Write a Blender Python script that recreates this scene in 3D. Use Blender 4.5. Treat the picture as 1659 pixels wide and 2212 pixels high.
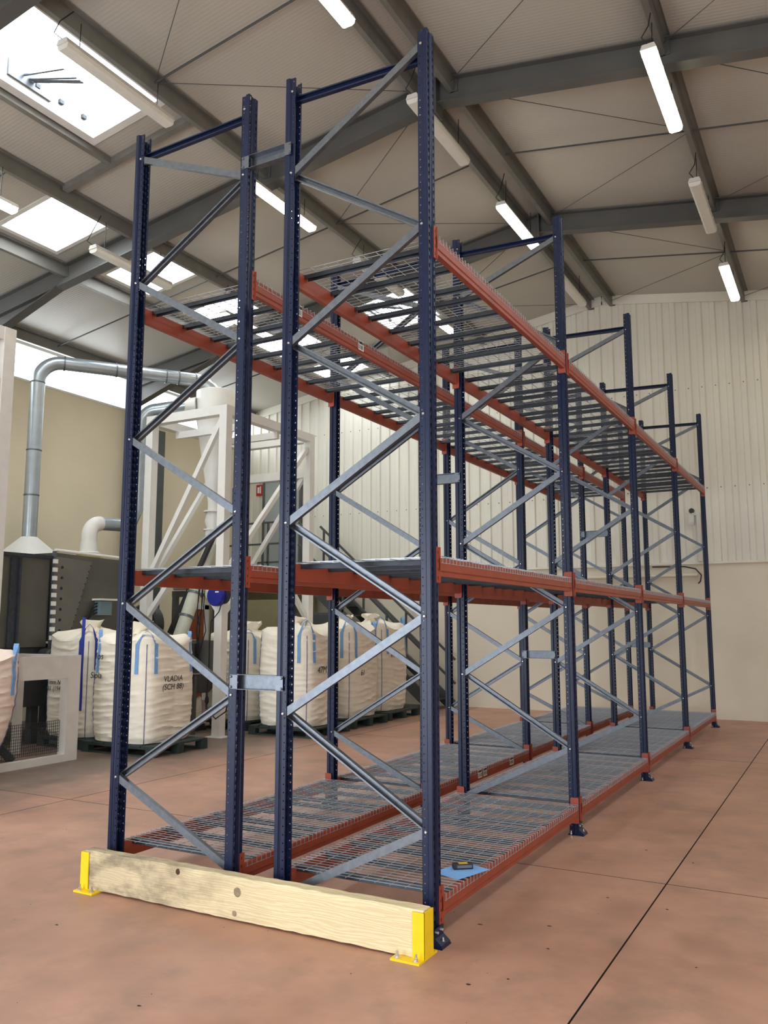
import bpy, bmesh, math, random
from mathutils import Vector, Matrix
random.seed(7)
PI = math.pi
for o in list(bpy.data.objects):
    bpy.data.objects.remove(o, do_unlink=True)
SC = bpy.context.scene
COL = SC.collection

# ------------------------------------------------------------------ camera
def set_camera():
    f, cx, cy, cz, ya, pi_, ro = 1815.62, 2.1013, -4.4083, 1.7547, 0.5013, 0.1326, -0.0004
    cam = bpy.data.cameras.new('camera')
    cam.sensor_fit = 'VERTICAL'
    cam.sensor_height = 36.0
    cam.lens = f / 2212.0 * 36.0
    cam.clip_end = 200
    o = bpy.data.objects.new('camera', cam)
    COL.objects.link(o)
    fwd = Vector((-math.sin(ya) * math.cos(pi_), math.cos(ya) * math.cos(pi_), math.sin(pi_)))
    right = Vector((math.cos(ya), math.sin(ya), 0))
    up = right.cross(fwd)
    r2 = right * math.cos(ro) + up * math.sin(ro)
    u2 = up * math.cos(ro) - right * math.sin(ro)
    m = Matrix((r2, u2, -fwd)).transposed().to_4x4()
    m.translation = Vector((cx, cy, cz))
    o.matrix_world = m
    SC.camera = o
set_camera()

# ------------------------------------------------------------------ world, daylight, exposure
DAY = 9.5          # radiance of the overcast sky seen through the rooflights
DOOR_W = 430.0      # daylight entering by the open gate behind the camera
LAMP = 13.0
w = bpy.data.worlds.new('sky')
SC.world = w
w.use_nodes = True
w.node_tree.nodes['Background'].inputs[0].default_value = (0.82, 0.9, 1.0, 1)
w.node_tree.nodes['Background'].inputs[1].default_value = 1.0
SC.view_settings.view_transform = 'Standard'
SC.view_settings.look = 'None'
SC.view_settings.exposure = 0.25
SC.view_settings.gamma = 1.0
SC.view_settings.use_curve_mapping = False
ld = bpy.data.lights.new('unseen_gate_daylight', 'AREA')
ld.shape = 'RECTANGLE'
ld.size, ld.size_y = 4.8, 3.6
ld.energy = DOOR_W
ld.color = (0.82, 0.91, 1.0)
lo = bpy.data.objects.new('unseen_gate_daylight', ld)
COL.objects.link(lo)
lo.location = (-5.0, -7.7, 1.85)
lo.rotation_euler = (math.radians(90), 0, 0)      # shines towards +Y
ld2 = ld.copy()  # second gate light, added out of view to brighten timber and aisle-facing beams
ld2.size, ld2.energy, ld2.color = 4.0, 400.0, (0.93, 0.97, 1.0)
lo2 = bpy.data.objects.new('unseen_gate_daylight', ld2)
COL.objects.link(lo2)
lo2.location = (4.4, -7.7, 1.85)
lo2.rotation_euler = (math.radians(90), 0, 0)

# ------------------------------------------------------------------ materials
MATS = {}
def nodes(name):
    m = bpy.data.materials.new(name)
    m.use_nodes = True
    nt = m.node_tree
    return m, nt, nt.nodes['Principled BSDF']
def lin(c):
    return tuple(((x / 255) / 12.92 if x / 255 <= .04045 else ((x / 255 + .055) / 1.055) ** 2.4) for x in c) + (1,)
def mat(name, rgb, rough=.5, metal=0, var=.12, scale=8, bump=0, bscale=60, stretch=None, col2=None, spec=.5, sharp=None, detail=6):
    """procedural base: noise-mixed colour + optional bump"""
    if name in MATS:
        return MATS[name]
    m, nt, b = nodes(name)
    c = lin(rgb)
    c2 = lin(col2) if col2 else tuple(x * (1 - var) for x in c[:3]) + (1,)
    tc = nt.nodes.new('ShaderNodeTexCoord')
    mp = nt.nodes.new('ShaderNodeMapping')
    if stretch:
        mp.inputs['Scale'].default_value = stretch
    nt.links.new(tc.outputs['Object'], mp.inputs[0])
    n = nt.nodes.new('ShaderNodeTexNoise')
    n.inputs['Scale'].default_value = scale
    n.inputs['Detail'].default_value = detail
    nt.links.new(mp.outputs[0], n.inputs['Vector'])
    r = nt.nodes.new('ShaderNodeValToRGB')
    lo_, hi_ = sharp if sharp else (.35, .65)
    r.color_ramp.elements[0].position = lo_
    r.color_ramp.elements[1].position = hi_
    r.color_ramp.elements[0].color = c2
    r.color_ramp.elements[1].color = c
    nt.links.new(n.outputs[0], r.inputs[0])
    nt.links.new(r.outputs[0], b.inputs['Base Color'])
    b.inputs['Roughness'].default_value = rough
    b.inputs['Metallic'].default_value = metal
    b.inputs['Specular IOR Level'].default_value = spec
    if bump:
        n2 = nt.nodes.new('ShaderNodeTexNoise')
        n2.inputs['Scale'].default_value = bscale
        nt.links.new(mp.outputs[0], n2.inputs['Vector'])
        bp = nt.nodes.new('ShaderNodeBump')
        bp.inputs['Strength'].default_value = bump
        bp.inputs['Distance'].default_value = .01
        nt.links.new(n2.outputs[0], bp.inputs['Height'])
        nt.links.new(bp.outputs[0], b.inputs['Normal'])
    MATS[name] = m
    return m
def emis(name, rgb, strength):
    m, nt, b = nodes(name)
    nt.nodes.remove(b)
    e = nt.nodes.new('ShaderNodeEmission')
    e.inputs[0].default_value = tuple(rgb) + (1,)
    e.inputs[1].default_value = strength
    nt.links.new(e.outputs[0], nt.nodes['Material Output'].inputs[0])
    MATS[name] = m
    return m

M_blue = mat('blue_powder_coat', (14, 27, 60), .36, 0, .25, 14, .05, 90, None, None, .36)
M_orange = mat('orange_powder_coat', (152, 68, 46), .45, 0, .16, 6, .04, 80)
M_galv = mat('galvanised_steel', (116, 121, 128), .42, .8, .2, 26, .05, 60)
M_galvd = mat('galvanised_channel', (72, 76, 83), .42, .7, .25, 18)
M_wire = mat('bright_wire', (170, 172, 176), .38, .5, .12, 40)
M_bolt = mat('zinc_bolt', (215, 218, 222), .25, .9, .1, 50)
M_yellow = mat('yellow_paint', (246, 206, 12), .45, 0, .08, 12, .05, 70)
M_steelgrey = mat('dark_grey_steel_paint', (86, 85, 82), .5, 0, .15, 3, .04, 30)
M_purlin = mat('grey_purlin_steel', (122, 120, 114), .45, .2, .15, 4)
M_roof = mat('roof_panel_liner', (203, 196, 188), .38, 0, .05, 2.0)
M_clad = mat('cream_cladding', (224, 220, 206), .4, 0, .08, 1.2, 0, 10, (1, 1, .25))
M_plaster = mat('cream_plaster', (226, 216, 196), .85, 0, .1, .8, .12, 18, None, None, .2)
M_plasterl = mat('sand_plaster', (216, 204, 176), .85, 0, .07, .8, .12, 18, None, None, .2)
M_white = mat('white_paint', (222, 220, 214), .4, 0, .05, 5)
M_offw = mat('worn_white_paint', (212, 208, 202), .5, 0, .08, 6)
M_machine = mat('machine_grey_metal', (98, 96, 88), .45, .4, .2, 2.2, .04, 20)
M_machined = mat('machine_dark_metal', (62, 64, 64), .5, .3, .25, 3)
M_pipe = mat('galvanised_duct', (176, 186, 192), .3, .7, .12, 7)
M_black = mat('black_rubber', (18, 18, 20), .5, 0, .2, 20)
M_bluep = mat('blue_plastic', (26, 34, 130), .35, 0, .15, 12)
M_strap = mat('light_blue_webbing', (118, 164, 216), .7, 0, .15, 60, .1, 300)
M_strapd = mat('dark_blue_webbing', (40, 56, 150), .7, 0, .15, 60)
M_cord = mat('blue_seam_cord', (110, 115, 160), .8, 0, .3, 80)
M_bag = mat('woven_polypropylene', (243, 235, 218), .62, 0, .06, 7, .12, 260, None, None, .3)
M_bagp = mat('woven_polypropylene_pink', (232, 214, 200), .62, 0, .06, 7, .12, 260, None, None, .3)
M_pallet = mat('dark_green_pallet_wood', (44, 58, 54), .7, 0, .3, 14, .1, 60)
M_brown = mat('brown_door_paint', (150, 78, 50), .5, 0, .1, 4)
M_panel = mat('olive_board', (150, 144, 108), .6, 0, .12, 5)
M_red = mat('red_sign', (190, 40, 30), .5)
M_paper = mat('blue_paper', (120, 170, 226), .7, 0, .06, 20)
M_label = mat('white_label', (225, 225, 220), .6, 0, .04, 30)
M_ink = mat('black_ink', (28, 28, 30), .7)
M_ring = mat('yellow_gasket', (206, 170, 80), .6)
M_duct = mat('beige_duct', (196, 196, 180), .4, 0, .08, 9)
M_trunk = mat('dark_cable_tray', (80, 82, 82), .5, .2, .1, 6)
M_diff_off = mat('unlit_diffuser', (224, 222, 212), .3, 0, .05, 9)
E_day = emis('rooflight_daylight', (.90, .96, 1.0), DAY)
E_band = emis('clerestory_daylight', (.90, .96, 1.0), DAY * .75)
E_lamp = emis('lit_diffuser', (1.0, .88, .66), LAMP)

def floor_mat():
    m, nt, b = nodes('terracotta_concrete')
    N, L = nt.nodes.new, nt.links.new
    tc = N('ShaderNodeTexCoord')
    n1 = N('ShaderNodeTexNoise'); n1.inputs['Scale'].default_value = .55; n1.inputs['Detail'].default_value = 8; n1.inputs['Roughness'].default_value = .6
    n2 = N('ShaderNodeTexNoise'); n2.inputs['Scale'].default_value = 3.2; n2.inputs['Detail'].default_value = 8
    n3 = N('ShaderNodeTexNoise'); n3.inputs['Scale'].default_value = 1.3; n3.inputs['Detail'].default_value = 10; n3.inputs['Roughness'].default_value = .7
    geo = N('ShaderNodeNewGeometry')
    for n in (n1, n2, n3):
        L(geo.outputs['Position'], n.inputs['Vector'])
    r1 = N('ShaderNodeValToRGB')
    e = r1.color_ramp.elements
    e[0].position, e[1].position = .3, .72
    e[0].color = lin((164, 119, 97)); e[1].color = lin((203, 155, 131))
    L(n1.outputs[0], r1.inputs[0])
    mx = N('ShaderNodeMix'); mx.data_type = 'RGBA'; mx.blend_type = 'MULTIPLY'
    r2 = N('ShaderNodeValToRGB')
    r2.color_ramp.elements[0].position = .3; r2.color_ramp.elements[0].color = (.8, .8, .81, 1)
    r2.color_ramp.elements[1].position = .6; r2.color_ramp.elements[1].color = (1, 1, 1, 1)
    L(n2.outputs[0], r2.inputs[0])
    mx.inputs['Factor'].default_value = 1
    L(r1.outputs[0], mx.inputs['A']); L(r2.outputs[0], mx.inputs['B'])
    # worn dark grey dirt in the working corner by the bag machines
    sep = N('ShaderNodeSeparateXYZ'); L(geo.outputs['Position'], sep.inputs[0])
    mr = N('ShaderNodeMapRange'); mr.inputs['From Min'].default_value = -4.7; mr.inputs['From Max'].default_value = -6.0
    L(sep.outputs['X'], mr.inputs['Value'])
    ad = N('ShaderNodeMath'); ad.operation = 'MULTIPLY_ADD'; ad.inputs[1].default_value = 2.4; ad.inputs[2].default_value = -1.2
    L(n3.outputs[0], ad.inputs[0])
    ad2 = N('ShaderNodeMath'); ad2.operation = 'ADD'; ad2.use_clamp = True
    L(mr.outputs[0], ad2.inputs[0]); L(ad.outputs[0], ad2.inputs[1])
    ml = N('ShaderNodeMath'); ml.operation = 'MULTIPLY'; ml.inputs[1].default_value = .85; L(ad2.outputs[0], ml.inputs[0])
    mx2 = N('ShaderNodeMix'); mx2.data_type = 'RGBA'
    L(ml.outputs[0], mx2.inputs['Factor']); L(mx.outputs['Result'], mx2.inputs['A']); mx2.inputs['B'].default_value = lin((100, 92, 84))
    # chalky drill dust and pale scuffs
    n4 = N('ShaderNodeTexNoise'); n4.inputs['Scale'].default_value = 5; n4.inputs['Detail'].default_value = 12; n4.inputs['Roughness'].default_value = .75
    mp4 = N('ShaderNodeMapping'); mp4.inputs['Scale'].default_value = (1, .6, 1); L(geo.outputs['Position'], mp4.inputs[0]); L(mp4.outputs[0], n4.inputs['Vector'])
    r4 = N('ShaderNodeValToRGB'); r4.color_ramp.elements[0].position = .64; r4.color_ramp.elements[1].position = .8
    r4.color_ramp.elements[1].color = (.55, .55, .55, 1); L(n4.outputs[0], r4.inputs[0])
    mx3 = N('ShaderNodeMix'); mx3.data_type = 'RGBA'
    L(r4.outputs[0], mx3.inputs['Factor']); L(mx2.outputs['Result'], mx3.inputs['A']); mx3.inputs['B'].default_value = lin((226, 190, 172))
    L(mx3.outputs['Result'], b.inputs['Base Color'])
    rr = N('ShaderNodeMapRange'); rr.inputs['To Min'].default_value = .36; rr.inputs['To Max'].default_value = .6
    L(n2.outputs[0], rr.inputs['Value']); L(rr.outputs[0], b.inputs['Roughness'])
    bp = N('ShaderNodeBump'); bp.inputs['Strength'].default_value = .06; bp.inputs['Distance'].default_value = .01
    L(n2.outputs[0], bp.inputs['Height']); L(bp.outputs[0], b.inputs['Normal'])
    return m
M_floor = floor_mat()
M_joint = mat('dark_joint', (52, 38, 32), .8)

def wood_mat():
    m, nt, b = nodes('sawn_timber')
    N, L = nt.nodes.new, nt.links.new
    tc = N('ShaderNodeTexCoord')
    mp = N('ShaderNodeMapping'); mp.inputs['Scale'].default_value = (.9, 6, 9); L(tc.outputs['Object'], mp.inputs[0])
    n0 = N('ShaderNodeTexNoise'); n0.inputs['Scale'].default_value = 2.5; n0.inputs['Detail'].default_value = 3; L(mp.outputs[0], n0.inputs['Vector'])
    wv = N('ShaderNodeTexWave'); wv.bands_direction = 'Z'; wv.inputs['Scale'].default_value = 2.2; wv.inputs['Distortion'].default_value = 16; wv.inputs['Detail'].default_value = 3; wv.inputs['Detail Scale'].default_value = 1.2
    L(mp.outputs[0], wv.inputs['Vector'])
    r = N('ShaderNodeValToRGB')
    r.color_ramp.elements[0].color = lin((214, 194, 152)); r.color_ramp.elements[1].color = lin((228, 211, 172))
    L(wv.outputs[0], r.inputs[0])
    # grey weathering and mould stains towards the left end of the beam
    sep = N('ShaderNodeSeparateXYZ'); L(tc.outputs['Object'], sep.inputs[0])
    mr = N('ShaderNodeMapRange'); mr.inputs['From Min'].default_value = .3; mr.inputs['From Max'].default_value = -1.1; L(sep.outputs['X'], mr.inputs['Value'])
    n1 = N('ShaderNodeTexNoise'); n1.inputs['Scale'].default_value = 7; n1.inputs['Detail'].default_value = 8; n1.inputs['Roughness'].default_value = .65
    mp1 = N('ShaderNodeMapping'); mp1.inputs['Scale'].default_value = (.6, 1, 1.3); L(tc.outputs['Object'], mp1.inputs[0]); L(mp1.outputs[0], n1.inputs['Vector'])
    r1 = N('ShaderNodeValToRGB'); r1.color_ramp.elements[0].position = .42; r1.color_ramp.elements[1].position = .62; L(n1.outputs[0], r1.inputs[0])
    mu = N('ShaderNodeMath'); mu.operation = 'MULTIPLY'; mu.use_clamp = True; L(mr.outputs[0], mu.inputs[0]); L(r1.outputs[0], mu.inputs[1])
    mx = N('ShaderNodeMix'); mx.data_type = 'RGBA'; L(mu.outputs[0], mx.inputs['Factor']); L(r.outputs[0], mx.inputs['A']); mx.inputs['B'].default_value = lin((92, 78, 62))
    m0 = N('ShaderNodeMath'); m0.operation = 'MULTIPLY'; m0.inputs[1].default_value = .5; L(mr.outputs[0], m0.inputs[0]); 
    mx0 = N('ShaderNodeMix'); mx0.data_type = 'RGBA'; L(m0.outputs[0], mx0.inputs['Factor']); L(mx.outputs['Result'], mx0.inputs['A']); mx0.inputs['B'].default_value = lin((168, 152, 124))
    L(mx0.outputs['Result'], b.inputs['Base Color'])
    b.inputs['Roughness'].default_value = .75
    bp = N('ShaderNodeBump'); bp.inputs['Strength'].default_value = .25; bp.inputs['Distance'].default_value = .004; L(wv.outputs[0], bp.inputs['Height']); L(bp.outputs[0], b.inputs['Normal'])
    return m
M_wood = wood_mat()

# ------------------------------------------------------------------ mesh helpers
class MB:
    def __init__(s): s.v = []; s.f = []
    def add(s, vs, fs):
        n = len(s.v); s.v += [tuple(p) for p in vs]; s.f += [tuple(i + n for i in f) for f in fs]; return s
    def box(s, x0, x1, y0, y1, z0, z1):
        v = [(x, y, z) for z in (z0, z1) for y in (y0, y1) for x in (x0, x1)]
        return s.add(v, [(0, 2, 3, 1), (4, 5, 7, 6), (0, 1, 5, 4), (2, 6, 7, 3), (0, 4, 6, 2), (1, 3, 7, 5)])
    def sweep(s, prof, p0, p1, ax, cap=True):
        """prism: 2-D profile (a along ax, b along dir x ax)"""
        p0, p1, ax = Vector(p0), Vector(p1), Vector(ax)
        d = (p1 - p0).normalized(); ax = (ax - d * ax.dot(d)).normalized(); bx = d.cross(ax)
        n = len(prof)
        vs = [p + ax * a + bx * b for p in (p0, p1) for a, b in prof]
        fs = [(i, (i + 1) % n, n + (i + 1) % n, n + i) for i in range(n)]
        if cap: fs += [tuple(range(n - 1, -1, -1)), tuple(range(n, 2 * n))]
        return s.add(vs, fs)
    def bar(s, p0, p1, w, h, ax=(0, 0, 1)):
        a, b = h / 2, w / 2
        return s.sweep([(-a, -b), (a, -b), (a, b), (-a, b)], p0, p1, ax)
    def tube(s, path, r, n=10, cap=True):
        path = [Vector(p) for p in path]; R = r if isinstance(r, (list, tuple)) else [r] * len(path)
        d0 = (path[1] - path[0]).normalized()
        up = Vector((0, 0, 1)) if abs(d0.z) < .9 else Vector((1, 0, 0))
        vs = []; a = (up - d0 * up.dot(d0)).normalized()
        for i, p in enumerate(path):
            t = ((path[min(i + 1, len(path) - 1)] - path[max(i - 1, 0)])).normalized()
            a = (a - t * a.dot(t)).normalized(); b = t.cross(a)
            vs += [p + (a * math.cos(2 * PI * k / n) + b * math.sin(2 * PI * k / n)) * R[i] for k in range(n)]
        fs = [(i * n + k, i * n + (k + 1) % n, (i + 1) * n + (k + 1) % n, (i + 1) * n + k) for i in range(len(path) - 1) for k in range(n)]
        if cap: fs += [tuple(range(n - 1, -1, -1)), tuple(range((len(path) - 1) * n, len(path) * n))]
        return s.add(vs, fs)
    def ribbon(s, path, wdir, w, t):
        path = [Vector(p) for p in path]; wds = [Vector(q).normalized() for q in (wdir if isinstance(wdir, list) else [wdir] * len(path))]; vs = []
        for i, p in enumerate(path):
            tn = (path[min(i + 1, len(path) - 1)] - path[max(i - 1, 0)]).normalized()
            wd = wds[i]; nn = tn.cross(wd).normalized()
            vs += [p + wd * a * w / 2 + nn * b * t / 2 for a, b in ((-1, -1), (1, -1), (1, 1), (-1, 1))]
        fs = [(i * 4 + k, i * 4 + (k + 1) % 4, (i + 1) * 4 + (k + 1) % 4, (i + 1) * 4 + k) for i in range(len(path) - 1) for k in range(4)]
        fs += [(3, 2, 1, 0), tuple(range((len(path) - 1) * 4, len(path) * 4))]
        return s.add(vs, fs)
    def lathe(s, prof, c, n=24, axis='z'):
        vs = []
        for r, z in prof:
            for k in range(n):
                a = 2 * PI * k / n; p = (r * math.cos(a), r * math.sin(a), z)
                if axis == 'x': p = (p[2], p[0], p[1])
                if axis == 'y': p = (p[1], p[2], p[0])
                vs.append((p[0] + c[0], p[1] + c[1], p[2] + c[2]))
        m = len(prof)
        fs = [(i * n + k, i * n + (k + 1) % n, (i + 1) * n + (k + 1) % n, (i + 1) * n + k) for i in range(m - 1) for k in range(n)]
        fs += [tuple(range(n - 1, -1, -1)), tuple(range((m - 1) * n, m * n))]
        return s.add(vs, fs)
    def mesh(s, name, m, org=(0, 0, 0), smooth=None):
        me = bpy.data.meshes.new(name)
        me.from_pydata([(p[0] - org[0], p[1] - org[1], p[2] - org[2]) for p in s.v], [], s.f)
        if m: me.materials.append(m)
        if smooth is not None:
            me.polygons.foreach_set('use_smooth', [True] * len(me.polygons))
            me.set_sharp_from_angle(angle=math.radians(smooth))
        me.update()
        return me
def link(name, me, parent=None, loc=(0, 0, 0), rz=0):
    o = bpy.data.objects.new(name, me); COL.objects.link(o)
    o.location = loc; o.rotation_euler = (0, 0, rz)
    if parent: o.parent = parent
    return o
def part(name, mb, m, parent, smooth=None, label=None):
    """a part written in world coordinates, child of an unrotated thing"""
    g = Vector((0, 0, 0)); q = parent
    while q is not None: g += Vector(q.location); q = q.parent
    o = link(name, mb.mesh(name, m, g, smooth), parent)
    if label: o['label'] = label
    return o
def tag(o, label, cat, group=None):
    o['label'] = label; o['category'] = cat
    if group: o['group'] = group
    return o
def thing(name, label, cat, loc, group=None, rz=0):
    return tag(link(name, None, None, loc, rz), label, cat, group)
def solo(name, mb, m, label, cat, org, group=None, smooth=None):
    return tag(link(name, mb.mesh(name, m, org, smooth), None, org), label, cat, group)
def struct(name, mb, m, org=(0, 0, 0), smooth=None):
    o = link(name, mb.mesh(name, m, org, smooth), None, org); o['kind'] = 'structure'; return o
def arc(c, r, a0, a1, u, v, n=8):
    c, u, v = Vector(c), Vector(u), Vector(v)
    return [c + u * r * math.cos(a0 + (a1 - a0) * i / n) + v * r * math.sin(a0 + (a1 - a0) * i / n) for i in range(n + 1)]

# ------------------------------------------------------------------ hall shell
XL, XR, YF, YB = -11.3, 7.3, 12.6, -7.65
XRG, ZR, SL = -2.0, 8.56, 0.155
def roof_z(x): return ZR - SL * abs(x - XRG)

fl = struct('floor', MB().box(XL, XR, YB, YF, -.2, -.012), M_joint)
xs = [XL, -10.6, -4.92, .9, 6.65, XR]; ys = [YB, -4.0, 1.78, 7.55, YF]; g = .005
for i in range(len(xs) - 1):
    for j in range(len(ys) - 1):
        sl_ = part('floor_slab', MB().box(xs[i] + g, xs[i + 1] - g, ys[j] + g, ys[j + 1] - g, -.012, 0), M_floor, fl)
        sl_.data.materials.append(M_joint)
        for p_ in sl_.data.polygons: p_.material_index = 0 if p_.normal.z > .5 else 1

# far gable wall: plaster below, ribbed cladding above
ZC = 2.94
wf = struct('wall_far', MB().box(XL, XR, YF, YF + .2, 0, ZC), M_plaster)
mb = MB(); pitch = .25; pts = []
x = XL
while x < XR:
    for dx, dy in ((0, 0), (.115, 0), (.14, -.028), (.225, -.028)):
        if x + dx <= XR: pts.append((x + dx, YF + .01 + dy))
    x += pitch
pts.append((XR, YF + .01))
vs = []
for px, py in pts: vs += [(px, py, ZC - .02), (px, py, roof_z(px) + .05)]
mb.add(vs, [(2 * i, 2 * i + 2, 2 * i + 3, 2 * i + 1) for i in range(len(pts) - 1)])
mb.box(XL, XR, YF + .02, YF + .2, ZC, 7.2)
mb.add([(XL, YF + .1, 7.1), (XR, YF + .1, 7.1), (XRG, YF + .1, ZR + .1)], [(0, 1, 2)])
part('cladding', mb, M_clad, wf)
part('cladding_flashing', MB().box(XL, XR, YF - .045, YF, ZC - .05, ZC - .012), M_clad, wf)
for s in (-1, 1):     # white closure trim along the verge
    x1 = XL if s < 0 else XR
    part('verge_trim', MB().bar((XRG, YF - .045, roof_z(XRG) - .09), (x1, YF - .045, roof_z(x1) - .09), .02, .2), M_clad, wf)
# cladding screws, two rows
for zz in (4.35, 6.35):
    sm = MB()
    for k in range(60):
        xx = XL + .18 + k * .25
        if zz < roof_z(xx) - .3: sm.lathe([(.012, 0), (.008, -.01)], (xx, YF - .026, zz), 6, 'y')
    part('screw_row', sm, M_steelgrey, wf)['kind'] = 'stuff'

# left wall with the clerestory band
ZB0, ZB1 = 6.35, 7.05
wl = struct('wall_left', MB().box(XL - .2, XL, YB, YF, 0, ZB0), M_plasterl)
wr = struct('wall_right', MB().box(XR, XR + .2, YB, YF, 0, roof_z(XR)), M_plaster)
wb = MB()
wb.box(XL, -7.5, YB - .2, YB, 0, 7.1); wb.box(-2.5, 2.4, YB - .2, YB, 0, 7.1); wb.box(6.4, XR, YB - .2, YB, 0, 7.1); wb.box(2.4, 6.4, YB - .2, YB, 3.7, 7.1); wb.box(-7.5, -2.5, YB - .2, YB, 3.7, 7.1)
wb.add([(XL, YB, 7.1), (XR, YB, 7.1), (XRG, YB, ZR + .1)], [(0, 1, 2)])
struct('wall_back', wb, M_clad)
bays = [YB, -3.55, .48, 4.5, 8.5, YF]
n = 0
for i in range(len(bays) - 1):
    for X, s in ((XL, 1),):
        n += 1
        y0, y1 = bays[i] + .09, bays[i + 1] - .09
        o = struct('window_%d' % n, MB().box(X - .06, X - .04, y0, y1, ZB0, ZB1), E_band, (X, (y0 + y1) / 2, ZB0))
        part('window_frame', MB().box(X - .05, X + .03, y0, y1, ZB1 - .05, ZB1 + .06).box(X - .07, X + .02, y0, y1, ZB0 - .03, ZB0 + .012), M_white, o)

# roof: two slopes with rooflight openings
SKY = []
for y0 in (-4.9, -2.9, -.9, 1.1, 3.1, 5.1, 7.1, 9.1, 11.1):
    if abs(y0 - 3.1) < 9: SKY.append((-8.43, -7.22, y0, y0 + 1.02, 'flat'))
SKY += [(-6.0, -4.87, .62, 2.62, 'vent'), (-6.0, -4.87, 8.78, 10.78, 'vent')]
SKY += [(3.2, 4.4, y0, y0 + 1.02, 'flat') for y0 in (-6.9, -4.9, -2.9, -.9, 1.1, 3.1, 5.1, 7.1, 9.1)]
SKY += [(-6.0, -4.87, -7.5, -5.5, 'vent')]
gx = sorted(set([XL - .2, XRG, XR + .2] + [s[0] for s in SKY] + [s[1] for s in SKY]))
gy = sorted(set([YB - .2, YF + .2] + [s[2] for s in SKY] + [s[3] for s in SKY]))
mb = MB()
for i in range(len(gx) - 1):
    for j in range(len(gy) - 1):
        cx_, cy_ = (gx[i] + gx[i + 1]) / 2, (gy[j] + gy[j + 1]) / 2
        if any(s[0] < cx_ < s[1] and s[2] < cy_ < s[3] for s in SKY): continue
        a, b = gx[i], gx[i + 1]
        za, zb = roof_z(a), roof_z(b)
        t = .1
        v = [(a, gy[j], za), (b, gy[j], zb), (b, gy[j + 1], zb), (a, gy[j + 1], za)]
        v += [(p[0], p[1], p[2] + t) for p in v]
        mb.add(v, [(0, 3, 2, 1), (4, 5, 6, 7), (0, 1, 5, 4), (1, 2, 6, 5), (2, 3, 7, 6), (3, 0, 4, 7)])
def roof_mat():
    m, nt, b = nodes('roof_liner_panels')
    N, L = nt.nodes.new, nt.links.new
    geo = N('ShaderNodeNewGeometry'); sep = N('ShaderNodeSeparateXYZ'); L(geo.outputs['Position'], sep.inputs[0])
    # panel joints every metre and the fine micro-rib of the liner sheet, as relief
    fr = N('ShaderNodeMath'); fr.operation = 'FRACT'; L(sep.outputs['Y'], fr.inputs[0])
    cm = N('ShaderNodeMath'); cm.operation = 'COMPARE'; cm.inputs[1].default_value = .5; cm.inputs[2].default_value = .008; L(fr.outputs[0], cm.inputs[0])
    sn = N('ShaderNodeMath'); sn.operation = 'MULTIPLY'; sn.inputs[1].default_value = 2 * PI / .05; L(sep.outputs['Y'], sn.inputs[0])
    si = N('ShaderNodeMath'); si.operation = 'SINE'; L(sn.outputs[0], si.inputs[0])
    hs = N('ShaderNodeMath'); hs.operation = 'MULTIPLY_ADD'; hs.inputs[1].default_value = -6; L(cm.outputs[0], hs.inputs[0]); L(si.outputs[0], hs.inputs[2])
    bp = N('ShaderNodeBump'); bp.inputs['Strength'].default_value = .35; bp.inputs['Distance'].default_value = .0012; L(hs.outputs[0], bp.inputs['Height']); L(bp.outputs[0], b.inputs['Normal'])
    n1 = N('ShaderNodeTexNoise'); n1.inputs['Scale'].default_value = .7; L(geo.outputs['Position'], n1.inputs['Vector'])
    r = N('ShaderNodeValToRGB'); r.color_ramp.elements[0].color = lin((170, 165, 155)); r.color_ramp.elements[1].color = lin((182, 177, 167)); L(n1.outputs[0], r.inputs[0])
    L(r.outputs[0], b.inputs['Base Color']); b.inputs['Roughness'].default_value = .42
    return m
ce = struct('ceiling', mb, roof_mat())

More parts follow.
